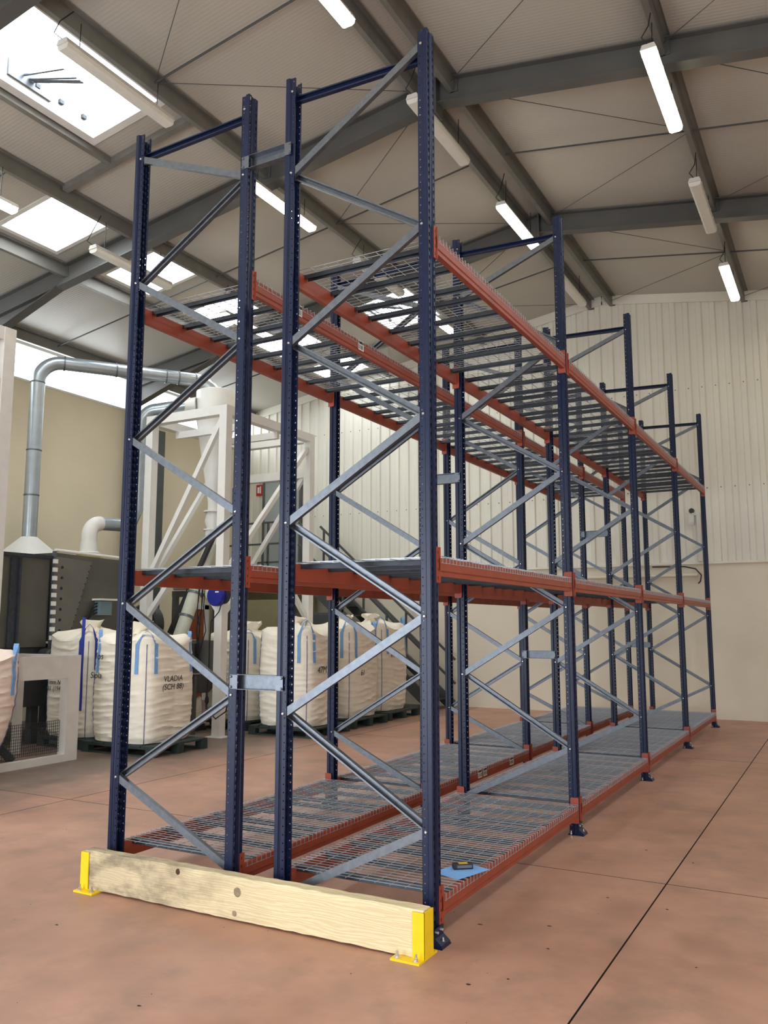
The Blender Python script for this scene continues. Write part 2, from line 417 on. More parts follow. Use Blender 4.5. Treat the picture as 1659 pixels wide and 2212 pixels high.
# rooflights (windows in the roof)
for s in SKY:
    x0, x1, y0, y1, k = s
    n += 1
    cx_, cy_ = (x0 + x1) / 2, (y0 + y1) / 2
    h = .07 if k == 'flat' else .3
    v = [(x0, y0, roof_z(x0) + h), (x1, y0, roof_z(x1) + h), (x1, y1, roof_z(x1) + h), (x0, y1, roof_z(x0) + h)]
    v += [(p[0], p[1], p[2] + .02) for p in v]
    o = struct('window_%d' % n, MB().add(v, [(0, 3, 2, 1), (4, 5, 6, 7), (0, 1, 5, 4), (1, 2, 6, 5), (2, 3, 7, 6), (3, 0, 4, 7)]), E_day, (cx_, cy_, roof_z(cx_)))
    fw = .05 if k == 'flat' else .09
    fm = MB()
    e_ = .018
    for (xa, xb, ya, yb) in ((x0 - fw, x0 + e_, y0 - fw, y1 + fw), (x1 - e_, x1 + fw, y0 - fw, y1 + fw), (x0 + e_, x1 - e_, y0 - fw, y0 + e_), (x0 + e_, x1 - e_, y1 - e_, y1 + fw)):
        za, zb = roof_z(xa), roof_z(xb)
        v = [(xa, ya, za - .02), (xb, ya, zb - .02), (xb, yb, zb - .02), (xa, yb, za - .02)]
        v += [(p[0], p[1], p[2] + .019 + h) for p in v]
        fm.add(v, [(0, 3, 2, 1), (4, 5, 6, 7), (0, 1, 5, 4), (1, 2, 6, 5), (2, 3, 7, 6), (3, 0, 4, 7)])
    part('rooflight_curb', fm, M_white, o)
    if k == 'vent' and y0 > -1:
        zz = roof_z(x0) + .16
        part('actuator_bracket', MB().box(x0 + .02, x0 + .05, cy_ - .3, cy_ + .3, zz - .08, zz + .14), M_galv, o)
        am = MB()
        for (ya, yb) in ((-.25, .0), (-.05, .18), (.02, .24), (.1, .28)):
            am.tube([(x0 + .06, cy_ + ya * .4, zz + .02), (x0 + .62, cy_ + yb, zz - .03)], .016, 6)
        part('actuator_arm', am, M_galv, o)
        cl = MB()
        for q in (-.8, -.45, .1, .45, .8): cl.box(x0 + .0, x0 + .06, cy_ + q - .03, cy_ + q + .03, zz - .02, zz + .03)
        part('curb_clip', cl, M_galvd, o)

# rafters, columns, purlins, tie rods hang on the roof
def ibeam(mb, p0, p1, h, w_, tf=.014, tw=.01):
    a, b, c, d = h / 2, w_ / 2, h / 2 - tf, tw / 2
    mb.sweep([(-a, -b), (-c, -b), (-c, -d), (c, -d), (c, -b), (a, -b), (a, b), (c, b), (c, d), (-c, d), (-c, b), (-a, b)], p0, p1, (0, 0, 1))
RH = .33
for Y in (-3.55, .48, 4.5, 8.5):
    for s in (-1, 1):
        x1 = XL if s < 0 else XR
        mb = MB(); ibeam(mb, (XRG, Y, roof_z(XRG) - .03 - RH / 2), (x1, Y, roof_z(x1) - .03 - RH / 2), RH, .17)
        part('rafter', mb, M_steelgrey, ce)
        hm = MB()   # haunch at the eaves
        xa = x1 - s * 2.6
        hm.add([(x1, Y - .006, roof_z(x1) - RH), (x1, Y - .006, roof_z(x1) - RH - .45), (xa, Y - .006, roof_z(xa) - RH), (x1, Y + .006, roof_z(x1) - RH), (x1, Y + .006, roof_z(x1) - RH - .45), (xa, Y + .006, roof_z(xa) - RH)],
               [(0, 1, 2), (3, 5, 4), (1, 4, 5, 2), (0, 3, 4, 1), (0, 2, 5, 3)])
        hm.bar((x1, Y, roof_z(x1) - RH - .46), (xa, Y, roof_z(xa) - RH - .01), .17, .014)
        part('rafter_haunch', hm, M_steelgrey, ce)
        wx = x1 - s * .17
        cm = MB(); a, b = .15, .075
        cm.sweep([(-a, -b), (-a + .012, -b), (-a + .012, -.005), (a - .012, -.005), (a - .012, -b), (a, -b), (a, b), (a - .012, b), (a - .012, .005), (-a + .012, .005), (-a + .012, b), (-a, b)], (wx, Y, 0), (wx, Y, roof_z(wx) - .3), (1, 0, 0))
        part('column', cm, M_steelgrey, wl if s < 0 else wr)
    part('ridge_plate', MB().box(XRG - .012, XRG + .012, Y - .1, Y + .1, roof_z(XRG) - .5, roof_z(XRG) - .03), M_steelgrey, ce)
PUR = [-2.22, -1.78, -4.63, -7.06, -8.64, -10.95, .74, 3.1, 4.55, 6.95]
edges = [YB, -3.55, .48, 4.5, 8.5, YF]
for X in PUR:
    for i in range(len(edges) - 1):
        y0, y1 = edges[i] + .01, edges[i + 1] - .01
        hh = .2
        zt = roof_z(X) - .012
        d = 1 if X < XRG else -1
        prof = [(0, 0), (0, .065), (-.02, .065), (-.02, .062), (-.003, .062), (-.003, .003), (-hh + .003, .003), (-hh + .003, -.062), (-hh + .02, -.062), (-hh + .02, -.065), (-hh, -.065), (-hh, 0)]
        mb = MB().sweep(prof, (X, y0, zt), (X, y1, zt), (0, 0, 1))
        part('purlin', mb, M_purlin, ce)
        part('purlin_cleat', MB().box(X - .05, X + .05, y1 - .012, y1, zt - .2, zt), M_steelgrey, ce)
def rod(p, q, r=.008, nm='tie_rod'):
    part(nm, MB().tube([p, q], r, 6), M_trunk, ce)
for i in range(len(edges) - 1):       # sag rods at mid-bay, wire bracing
    y0, y1 = edges[i], edges[i + 1]
    if y1 < -1: continue
    ym = (y0 + y1) / 2 - .2
    for a, b in ((-2.22, -4.63), (-4.63, -7.06), (-7.06, -8.64), (-8.64, -10.95), (-1.78, .74), (.74, 3.1)):
        if any(s_[0] < (a + b) / 2 < s_[1] and s_[2] - .1 < ym < s_[3] + .1 for s_ in SKY): continue
        rod((a, ym, roof_z(a) - .1), (b, ym, roof_z(b) - .1), .014)
        if a in (-2.22, -1.78, .74):
            rod((b, ym, roof_z(b) - .1), (a, y1 - .1, roof_z(a) - .12), .005, 'bracing_wire')
            rod((b, ym, roof_z(b) - .1), (a, y0 + .1, roof_z(a) - .12), .005, 'bracing_wire')
for y in (3.07, 11.2):                 # trimmers round the smoke vents
    part('trimmer', MB().bar((-4.66, y, roof_z(-4.66) - .05), (-7.03, y, roof_z(-7.03) - .05), .09, .09), M_purlin, ce)
part('trimmer', MB().bar((-6.15, .5, roof_z(-6.15) - .05), (-6.15, 3.07, roof_z(-6.15) - .05), .08, .08), M_purlin, ce)

# ------------------------------------------------------------------ lamps
def lamp(X, z, y0, lit, label, purl):
    L_ = 1.56
    t = thing('batten_lamp', label, 'lamp', (X, y0 + L_ / 2, z), 'ceiling batten lamps')
    part('housing', MB().sweep([(.05, -.06), (.0, -.08), (-.005, -.08), (-.005, .08), (0, .08), (.05, .06)], (X, y0, z), (X, y0 + L_, z), (0, 0, 1)), M_offw, t)
    dp = [(-.065, -.045), (-.05, -.07), (-.007, -.079), (-.007, .079), (-.05, .07), (-.065, .045)]
    part('diffuser', MB().sweep(dp, (X, y0 + .012, z), (X, y0 + L_ - .012, z), (0, 0, 1)), E_lamp if lit else M_diff_off, t)
    for q in (.22, L_ - .22):
        part('hanger', MB().tube([(X, y0 + q, z + .045), (X + .01, y0 + q, roof_z(purl) - .2)], .005, 6), M_black, t)
    cm = MB()
    for q in range(6): cm.box(X - .083, X + .083, y0 + .1 + q * (L_ - .2) / 5 - .012, y0 + .1 + q * (L_ - .2) / 5 + .012, z - .012, z + .012)
    part('clip', cm, M_offw, t)
    part('cable', MB().tube([(X, y0 + .02, z + .04), (X - .05, y0 - .06, z + .09), (X + .02, y0 - .05, z + .2), (X + .03, y0 + .1, roof_z(purl) - .15)], .006, 6), M_black, t)
rows = [('aisle-side row', .70, 7.5, .74, [(.7, 0), (3.68, 1), (6.6, 0), (9.58, 1)]),
        ('ridge row', -1.98, 7.85, -1.78, [(.74, 1), (3.72, 0), (6.6, 1), (9.42, 0)]),
        ('smoke vent row', -4.52, 7.6, -4.63, [(.88, 0), (3.9, 1), (6.75, 0), (9.3, 1)]),
        ('flat rooflight row', -7.06, 7.1, -7.06, [(.77, 1), (3.62, 0), (6.5, 1), (9.4, 0)])]
ORD = ['first', 'second', 'third', 'fourth']
for nm, X, z, purl, ls in rows:
    for k, (y0, lit) in enumerate(ls):
        lamp(X, z, y0, lit, '%s fluorescent batten lamp in the %s, %s from the far gable wall' % ('lit' if lit else 'unlit', nm, ORD[3 - k]), purl)
for k, (X, y0) in enumerate(((.70, -5.2), (-1.98, -2.3), (-1.98, -5.2), (-4.52, -2.2))):
    lamp(X, 7.7, y0, 1, 'lit fluorescent batten lamp on the gate side of the timber guard, %s of four' % ORD[k], X)

# ------------------------------------------------------------------ pallet racking
FY = [.038 + 2.81 * i for i in range(5)]
HT = 5.5
def upright_mesh():
    prof = [(-.068, -.027), (-.068, -.038), (-.034, -.038), (-.027, -.05), (-.002, -.05), (0, -.047), (0, -.019), (-.008, -.012)]
    holes = {1: ('o', .62 * 0 + .012 / .034), 5: ('t', .5)}    # on segment index: shape, position along segment
    prof = prof + [(x, -y) for x, y in prof[::-1]]
    ns = len(prof) - 1
    full = dict(holes)
    for k, (sh, q) in holes.items(): full[ns - 1 - k] = (sh, 1 - q)
    bm = bmesh.new()
    P, NZ = .05, 110
    for i in range(ns):
        a, b = Vector(prof[i]), Vector(prof[i + 1]); ln = (b - a).length
        def pt(s_, z): q = a + (b - a) * (s_ / ln); return bm.verts.new((q.x, q.y, z))
        if i not in full:
            vs_ = [pt(0, 0), pt(ln, 0), pt(ln, HT), pt(0, HT)]
            bm.faces.new(vs_)
            continue
        sh, q = full[i]; c = q * ln
        for k in range(NZ):
            z0 = k * P; zc = z0 + P / 2
            if sh == 'o':
                hv = [(c + .0048 * math.cos(t), zc + .0048 * math.sin(t)) for t in [PI / 4 * j - 3 * PI / 4 for j in range(8)]]
            else:
                hv = [(c - .0042, zc - .014), (c, zc - .015), (c + .0042, zc - .014), (c + .006, zc - .002), (c + .0085, zc + .011), (c, zc + .0125), (c - .0085, zc + .011), (c - .006, zc - .002)]
            ov = [(0, z0), (c, z0), (ln, z0), (ln, zc), (ln, z0 + P), (c, z0 + P), (0, z0 + P), (0, zc)]
            H = [pt(*h) for h in hv]; O = [pt(*h) for h in ov]
            for j in range(8): bm.faces.new((O[j], O[(j + 1) % 8], H[(j + 1) % 8], H[j]))
    bmesh.ops.remove_doubles(bm, verts=bm.verts, dist=1e-5)
    bmesh.ops.recalc_face_normals(bm, faces=bm.faces)
    bmesh.ops.solidify(bm, geom=list(bm.faces), thickness=.0018)
    me = bpy.data.meshes.new('upright'); bm.to_mesh(me); bm.free()
    me.materials.append(M_blue)
    return me
ME_UP = upright_mesh()
def foot_mesh():
    mb = MB()
    mb.box(-.08, .055, -.062, .062, 0, .006)
    mb.box(.004, .012, -.056, .056, .006, .1)
    mb.add([(.012, -.056, .006), (.012, .056, .006), (.05, .056, .02), (.05, -.056, .02), (.012, -.056, .05), (.012, .056, .05), (.055, .056, .006), (.055, -.056, .006)],
           [(4, 5, 2, 3), (3, 2, 6, 7), (0, 7, 6, 1), (0, 4, 3), (0, 3, 7), (1, 2, 5), (1, 6, 2)])
    return mb.mesh('foot_plate', M_blue)
ME_FOOT = foot_mesh()
fb = MB()
for y in (-.03, .03): fb.lathe([(.009, 0), (.009, .008), (.005, .011)], (.012, y, .075), 8, 'x')
fb.lathe([(.01, 0), (.01, .012), (.006, .014), (.006, .028)], (.035, 0, .02), 8)
fb.lathe([(.009, .006), (.009, .018), (.005, .02), (.005, .035)], (-.055, -.05, 0), 8)
ME_FB = fb.mesh('anchor_bolts', M_bolt)
ME_BOLT = MB().lathe([(.0095, 0), (.0095, -.006), (.005, -.011)], (0, 0, 0), 8, 'y').mesh('bolt', M_bolt)

BL = 2.81 - .102      # clear beam length
def beam_mesh():
    p = [(-.055, -.032), (-.055, .006), (-.029, .006), (-.022, .013), (.048, .013), (.054, .009), (.054, -.032)]
    return MB().sweep(p, (0, 0, 0), (0, BL, 0), (0, 0, 1)).mesh('beam', M_orange)
ME_BEAM = beam_mesh()
def conn_mesh(s):     # L connector: plate against the upright's side, hook leg on its front face
    mb = MB()
    q = [(-.105, -.046), (-.097, -.054), (.097, -.054), (.105, -.046), (.105, .016), (-.105, .016)]
    mb.sweep(q if s > 0 else [(a, -b) for a, b in q], (0, 0, 0), (0, s * .004, 0), (0, 0, 1))
    y0, y1 = (0, -.03) if s > 0 else (0, .03)
    mb.box(.002, .007, min(y0, y1), max(y0, y1), -.105, .105)
    return mb.mesh('end_connector', M_orange)
ME_C0, ME_C1 = conn_mesh(1), conn_mesh(-1)
def hook_mesh():
    mb = MB()
    for k in range(4): mb.box(.0055, .0075, -.004, .004, -.085 + k * .05, -.068 + k * .05)
    return mb.mesh('hook_slots', M_ink)
ME_HS = hook_mesh()

def channel(mb, p0, p1, wd, dp, open_y, t=.0022, lip=.01):
    """C section: web wd wide facing -Y or +Y"""
    a = wd / 2; s = 1 if open_y > 0 else -1
    d = (Vector(p1) - Vector(p0)).normalized(); ax = d.cross(Vector((0, 1, 0)))
    # profile coords: a along ax (in plane), b along d x ax
    bx = d.cross(ax); sg = 1 if bx.y > 0 else -1
    q = [(-a, 0), (a, 0), (a, dp), (a - lip, dp), (a - lip, dp - t), (a - t, dp - t), (a - t, t), (-a + t, t), (-a + t, dp - t), (-a + lip, dp - t), (-a + lip, dp), (-a, dp)]
    q = [(u, sg * (v - dp / 2) * s) for u, v in q]
    if sg * s < 0: q = q[::-1]
    mb.sweep(q, p0, p1, ax)

ROWS = [dict(key='aisle', out=0.0, inn=-1.079, so=0), dict(key='bag', out=-2.49, inn=-1.40, so=PI)]
RACK = {}
LV = [.19, 2.09, 4.09]     # beam centre heights
for R_ in ROWS:
    sgn = 1 if R_['so'] == 0 else -1
    xc = (R_['out'] + R_['inn']) / 2
    t = thing('pallet_rack', 'blue and orange pallet rack row %s' % ('beside the open aisle, blue paper on its lowest deck' if sgn > 0 else 'on the side of the white bags'), 'rack', (xc, FY[2], 0))
    RACK[R_['key']] = t
    def loc(x, y, z): return (x - xc, y - FY[2], z)
    for i, y in enumerate(FY):
        off = 0 if (sgn > 0 and i == 0) else .1
        ups = {}
        for which, x, rz in (('out', R_['out'], R_['so']), ('inn', R_['inn'], R_['so'] + PI)):
            u = link('upright', ME_UP, t, loc(x, y, 0), rz); ups[which] = u
            link('foot_plate', ME_FOOT, u); link('anchor_bolt', ME_FB, u)
        xo, xi = R_['out'] - sgn * .046, R_['inn'] + sgn * .046
        no = [.6 + off + 1.2 * k for k in range(4)] + [5.41 if off == 0 else 5.3]
        ni = [.12 + off] + [1.2 + off + 1.2 * k for k in range(4)]
        def bolt(which, zz):
            u = ups[which]
            rot = u.rotation_euler.z
            flip = abs(math.cos(rot) + 1) < .01
            if flip: b = link('bolt', ME_BOLT, u, (-.046, .0385, zz), PI)
            else: b = link('bolt', ME_BOLT, u, (-.046, -.0385, zz))
        for zz in no: bolt('out', zz)
        for zz in ni[1:] + [5.4]: bolt('inn', zz)
        for k in range(5):
            # inner low -> outer (rising outward): flat side to the front
            mb = MB(); e = .018
            p0, p1 = Vector((xi, y - e, ni[k])), Vector((xo, y - e, no[k])); d = (p1 - p0).normalized() * .02
            channel(mb, p0 - d, p1 + d, .048, .032, 1)
            part('brace', mb, M_galv, t)
            if k < 4:
                mb = MB()
                p0, p1 = Vector((xo, y + e, no[k])), Vector((xi, y + e, ni[k + 1])); d = (p1 - p0).normalized() * .02
                channel(mb, p0 - d, p1 + d, .048, .032, -1)
                part('brace', mb, M_galv, t)
        mb = MB(); channel(mb, (xi, y + .01, 5.36), (xo, y + .01, 5.33), .05, .032, -1)
        part('top_brace', mb, M_blue, t, label='dark blue horizontal top brace')
    for b in range(4):
        y0 = FY[b] + .051
        for lv, z in enumerate(LV):
            for which, x, rz in (('out', R_['out'], R_['so']), ('inn', R_['inn'], R_['so'] + PI)):
                ya = y0 if abs(math.cos(rz) - 1) < .01 else y0 + BL
                bo = link('beam', ME_BEAM, t, loc(x, ya, z), rz)
                for me, yy in ((ME_C0, 0), (ME_C1, BL)):
                    link('end_connector', me, bo, (0, yy, .01))
                    if b == 0 and yy == (0 if abs(math.cos(rz) - 1) < .01 else BL): link('hook_slot', ME_HS, bo, (0, yy + (-.015 if yy == 0 else .015), .01))
RA, RB = RACK['aisle'], RACK['bag']
# barcode stickers and warning labels on the inner beams of the bag-side row
def beams_of(rack, lv, bay, inner):
    out = []
    for o in rack.children:
        if o.name.split('.')[0] == 'beam': out.append(o)
    return out[(bay * 3 + lv) * 2 + (1 if inner else 0)]
xs_ = -1.40 + .0135
for bay, lv, y, w_ in ((1, 0, 4.05, .11), (1, 0, 4.19, .1), (1, 0, 5.0, .12), (2, 0, 6.9, .12), (3, 0, 9.6, .1), (0, 2, .62, .09), (0, 2, 1.55, .09)):
    bo = beams_of(RB, lv, bay, True)
    s_rot = bo.rotation_euler.z
    # the beam may be turned: place the sticker in world space through the inverse matrix
    bpy.context.view_layer.update()
    inv = bo.matrix_world.inverted()
    z = LV[lv] + .012
    def wb_(m_): 
        m_.v = [tuple(inv @ Vector(p)) for p in m_.v]; return m_
    h = .085
    m1 = wb_(MB().box(xs_, xs_ + .001, y - w_ / 2, y + w_ / 2, z - h / 2, z + h / 2))
    s_ = link('barcode_label', m1.mesh('barcode_label', M_label), bo); s_['label'] = 'white barcode sticker'
    im = MB(); yy = y - w_ * .42; rr = random.Random(int(y * 1000))
    im.box(xs_ + .001, xs_ + .0016, y - w_ * .45, y + w_ * .45, z + h * .16, z + h * .42)
    while yy < y + w_ * .38:
        ww = rr.uniform(.003, .009); im.box(xs_ + .001, xs_ + .0016, yy, yy + ww, z - h * .38, z + h * .05); yy += ww + rr.uniform(.004, .009)
    im = wb_(im)
    q_ = link('barcode_print', im.mesh('barcode_print', M_ink), bo)

# row spacers
for i, zz in ((0, 1.385), (0, 4.98), (1, 3.13), (2, 1.385), (2, 4.98), (3, 3.13), (4, 1.385), (4, 4.98)):
    y = FY[i]
    mb = MB()
    mb.sweep([(-.048, -.03), (.048, -.03), (.048, .02), (.045, .02), (.045, -.027), (-.045, -.027), (-.045, .02), (-.048, .02)], (-1.395, y - .03, zz), (-1.082, y - .03, zz), (0, 0, 1)) 
    mb.box(-1.45, -1.39, y - .053, y - .05, zz - .045, zz + .045)
    mb.box(-1.085, -1.03, y - .053, y - .05, zz - .045, zz + .045)
    for xx in (-1.44, -1.04):
        for dz in (-.033, .033): mb.lathe([(.009, 0), (.009, -.006), (.005, -.01)], (xx, y - .053, zz + dz), 8, 'y')
    hgt = {1.385: 'low', 4.98: 'high', 3.13: 'middle'}[zz]
    solo('row_spacer', mb, M_galv, 'galvanised row spacer, %s position, %s frame from the timber guard' % (hgt, (ORD + ['fifth'])[i]), 'bracket', (-1.24, y, zz), 'row spacers between the two racks')

# mesh decks
DW, NX = .882, 18
def deck_meshes(X0, X1):
    """X0 < X1: faces of the two beams (deck hangs over both); origin at (0,0) = centre, z=0 at beam top"""
    mb = MB(); r = .0018
    sec = [(-r, -r), (r, -r), (r, r), (-r, r)]
    for k in range(NX):
        y = -DW / 2 + .012 + k * (DW - .024) / (NX - 1)
        mb.sweep(sec, (X0, y, .009), (X1, y, .009), (0, 0, 1))
        for X in (X0, X1): mb.sweep(sec, (X, y, .011), (X, y, -.032), (1, 0, 0))
    nl = 11
    for k in range(nl):
        x = X0 + .05 + k * (X1 - X0 - .1) / (nl - 1)
        mb.sweep(sec, (x, -DW / 2, .0045), (x, DW / 2, .0045), (0, 0, 1))
    for X in (X0, X1):
        mb.sweep(sec, (X - .004 if X == X1 else X + .004, -DW / 2, -.03), (X - .004 if X == X1 else X + .004, DW / 2, -.03), (0, 0, 1))
    grid = mb.mesh('wire_mesh_deck', M_wire)
    chans = []
    for yc in (-.34, 0, .34):
        c = MB(); a = X0 + .052; b = X1 - .052
        c.sweep([(.002, -.02), (.002, .02), (-.03, .025), (-.03, .022), (-.001, .017), (-.001, -.017), (-.03, -.022), (-.03, -.025)], (a, yc, 0), (b, yc, 0), (0, 0, 1))
        for s, e in ((-1, X0 + .055), (1, X1 - .055)):     # flattened flared ends that rest on the beam tops
            e2 = e + s * .045
            c.add([(e, yc - .024, .002), (e, yc + .024, .002), (e2, yc + .034, .0025), (e2, yc - .034, .0025), (e, yc - .024, -.001), (e, yc + .024, -.001), (e2, yc + .034, .0002), (e2, yc - .034, .0002)],
                  [(0, 1, 2, 3), (4, 7, 6, 5), (0, 3, 7, 4), (1, 5, 6, 2), (2, 6, 7, 3)])
        chans.append(c.mesh('support_channel', M_galvd))
    return grid, chans
NTH = 'first second third fourth fifth sixth seventh eighth ninth tenth eleventh twelfth'.split()
LVN = ['lowest', 'middle', 'top']
for R_ in ROWS:
    x0, x1 = min(R_['out'], R_['inn']) - .0165, max(R_['out'], R_['inn']) + .0165
    xc = (x0 + x1) / 2
    G, CH = deck_meshes(x0 - xc, x1 - xc)
    for b in range(4):
        for lv, z in enumerate(LV):
            for k in range(3):
                y = FY[b] + 1.405 + (k - 1) * .892
                lab = '%s wire mesh deck from the timber guard, %s level, %s-side rack' % (NTH[b * 3 + k], LVN[lv], R_['key'])
                o = tag(link('wire_mesh_deck', G, None, (xc, y, z + .0545)), lab, 'mesh deck', 'wire decks, %s level, %s row' % (LVN[lv], R_['key']))
                for c_ in CH: link('support_channel', c_, o)

# ------------------------------------------------------------------ timber guard and yellow brackets
tm = MB(); rr = random.Random(3); N_ = 40
ring = []
for i in range(N_ + 1):
    x = -2.5 + 2.53 * i / N_; j = lambda a: rr.uniform(-a, a)
    ring.append([(x, -.205 + j(.001), .012 + j(.003)), (x, -.207, .232 + j(.004)), (x, -.192, .25 + j(.004)), (x, -.118, .252 + j(.003)), (x, -.105, .24 + j(.003)), (x, -.105, .012 + j(.003))])
vs = [p for r in ring for p in r]
fs = [(i * 6 + k, (i + 1) * 6 + k, (i + 1) * 6 + (k + 1) % 6, i * 6 + (k + 1) % 6) for i in range(N_) for k in range(6)] + [tuple(range(6)), tuple(range(N_ * 6 + 5, N_ * 6 - 1, -1))]
tb = solo('timber_guard', MB().add(vs, fs), M_wood, 'rough sawn pale timber guard beam in front of the racks', 'timber', (-1.23, -.155, 0), None, 30)
part('knot', MB().lathe([(.026, 0), (.03, -.002), (.02, -.004)], (-1.2, -.204, .17), 14, 'y'), mat('knot_wood', (150, 132, 104), .8, 0, .3, 60), tb)
part('knot', MB().lathe([(.02, 0), (.018, -.003), (.01, -.004)], (-1.67, -.204, .222), 10, 'y'), mat('dark_knot_hole', (70, 44, 30), .8), tb)
part('knot', MB().lathe([(.018, 0), (.016, -.003), (.01, -.004)], (-1.22, -.204, .045), 10, 'y'), MATS['knot_wood'], tb)
for s, xe, lab in ((1, .034, 'beside the blue upright at the aisle'), (-1, -2.506, 'at the stained end of the timber')):
    t = thing('guard_bracket', 'yellow steel angle bracket bolted down %s' % lab, 'bracket', (xe, -.16, 0), 'timber guard brackets')
    part('base_plate', MB().box(min(xe + s * .006, xe - s * .165), max(xe + s * .006, xe - s * .165), -.272, -.05, 0, .011), M_yellow, t)
    part('end_leg', MB().box(min(xe, xe + s * .008), max(xe, xe + s * .008), -.214, -.1, .011, .243), M_yellow, t)
    w_ = .062
    part('front_leg', MB().box(min(xe + s * .008, xe - s * w_), max(xe + s * .008, xe - s * w_), -.216, -.2085, .011, .243), M_yellow, t)
    for dx in (-.025, -.135):
        part('anchor_bolt', MB().lathe([(.017, .011), (.017, .014), (.011, .015), (.011, .026), (.006, .028), (.006, .046)], (xe + s * dx, -.245, 0), 10), M_bolt, t)

# ------------------------------------------------------------------ paper and measuring device on the lowest deck
zt = LV[0] + .0545 + .0125
ppr = MB()
c4 = [(-.021, .37), (.075, .645), (-.125, .715), (-.22, .44)]
cen = (-.07, .54)
vs = []; NP = 8
def lerp2(u, v):
    a = [c4[0][k] * (1 - u) + c4[1][k] * u for k in (0, 1)]; b = [c4[3][k] * (1 - u) + c4[2][k] * u for k in (0, 1)]
    return [a[k] * (1 - v) + b[k] * v for k in (0, 1)]
for i in range(NP + 1):
    for j in range(NP + 1):
        q = lerp2(i / NP, j / NP); vs.append((q[0], q[1], zt + .004 * (1 + math.sin(4 * q[1] * 3)) * .5))
n0 = len(vs); vs += [(p[0], p[1], p[2] - .0008) for p in vs]
fs = []
for i in range(NP):
    for j in range(NP):
        a = i * (NP + 1) + j; b = a + NP + 1
        fs += [(a, b, b + 1, a + 1), (n0 + a, n0 + a + 1, n0 + b + 1, n0 + b)]
solo('paper_sheet', MB().add(vs, fs), M_paper, 'light blue paper sheet lying on the lowest wire deck', 'paper', (cen[0], cen[1], zt))
t = thing('distance_meter', 'small black and yellow measuring device lying on blue paper', 'meter', (-.085, .588, zt + .0046), None, math.radians(38))
link('case', MB().sweep([(0, -.024), (0, .024), (.006, .028), (.024, .028), (.03, .022), (.03, -.022), (.024, -.028), (.006, -.028)], (-.06, 0, 0), (.06, 0, 0), (0, 0, 1)).mesh('case', M_black), t)
link('side_panel', MB().box(-.04, .052, -.0295, -.027, .008, .024).mesh('side_panel', mat('grey_plastic', (92, 96, 112), .4)), t)
link('keypad', MB().box(-.025, .03, -.017, .016, .03, .032).mesh('keypad', mat('yellow_plastic', (214, 176, 60), .5)), t)

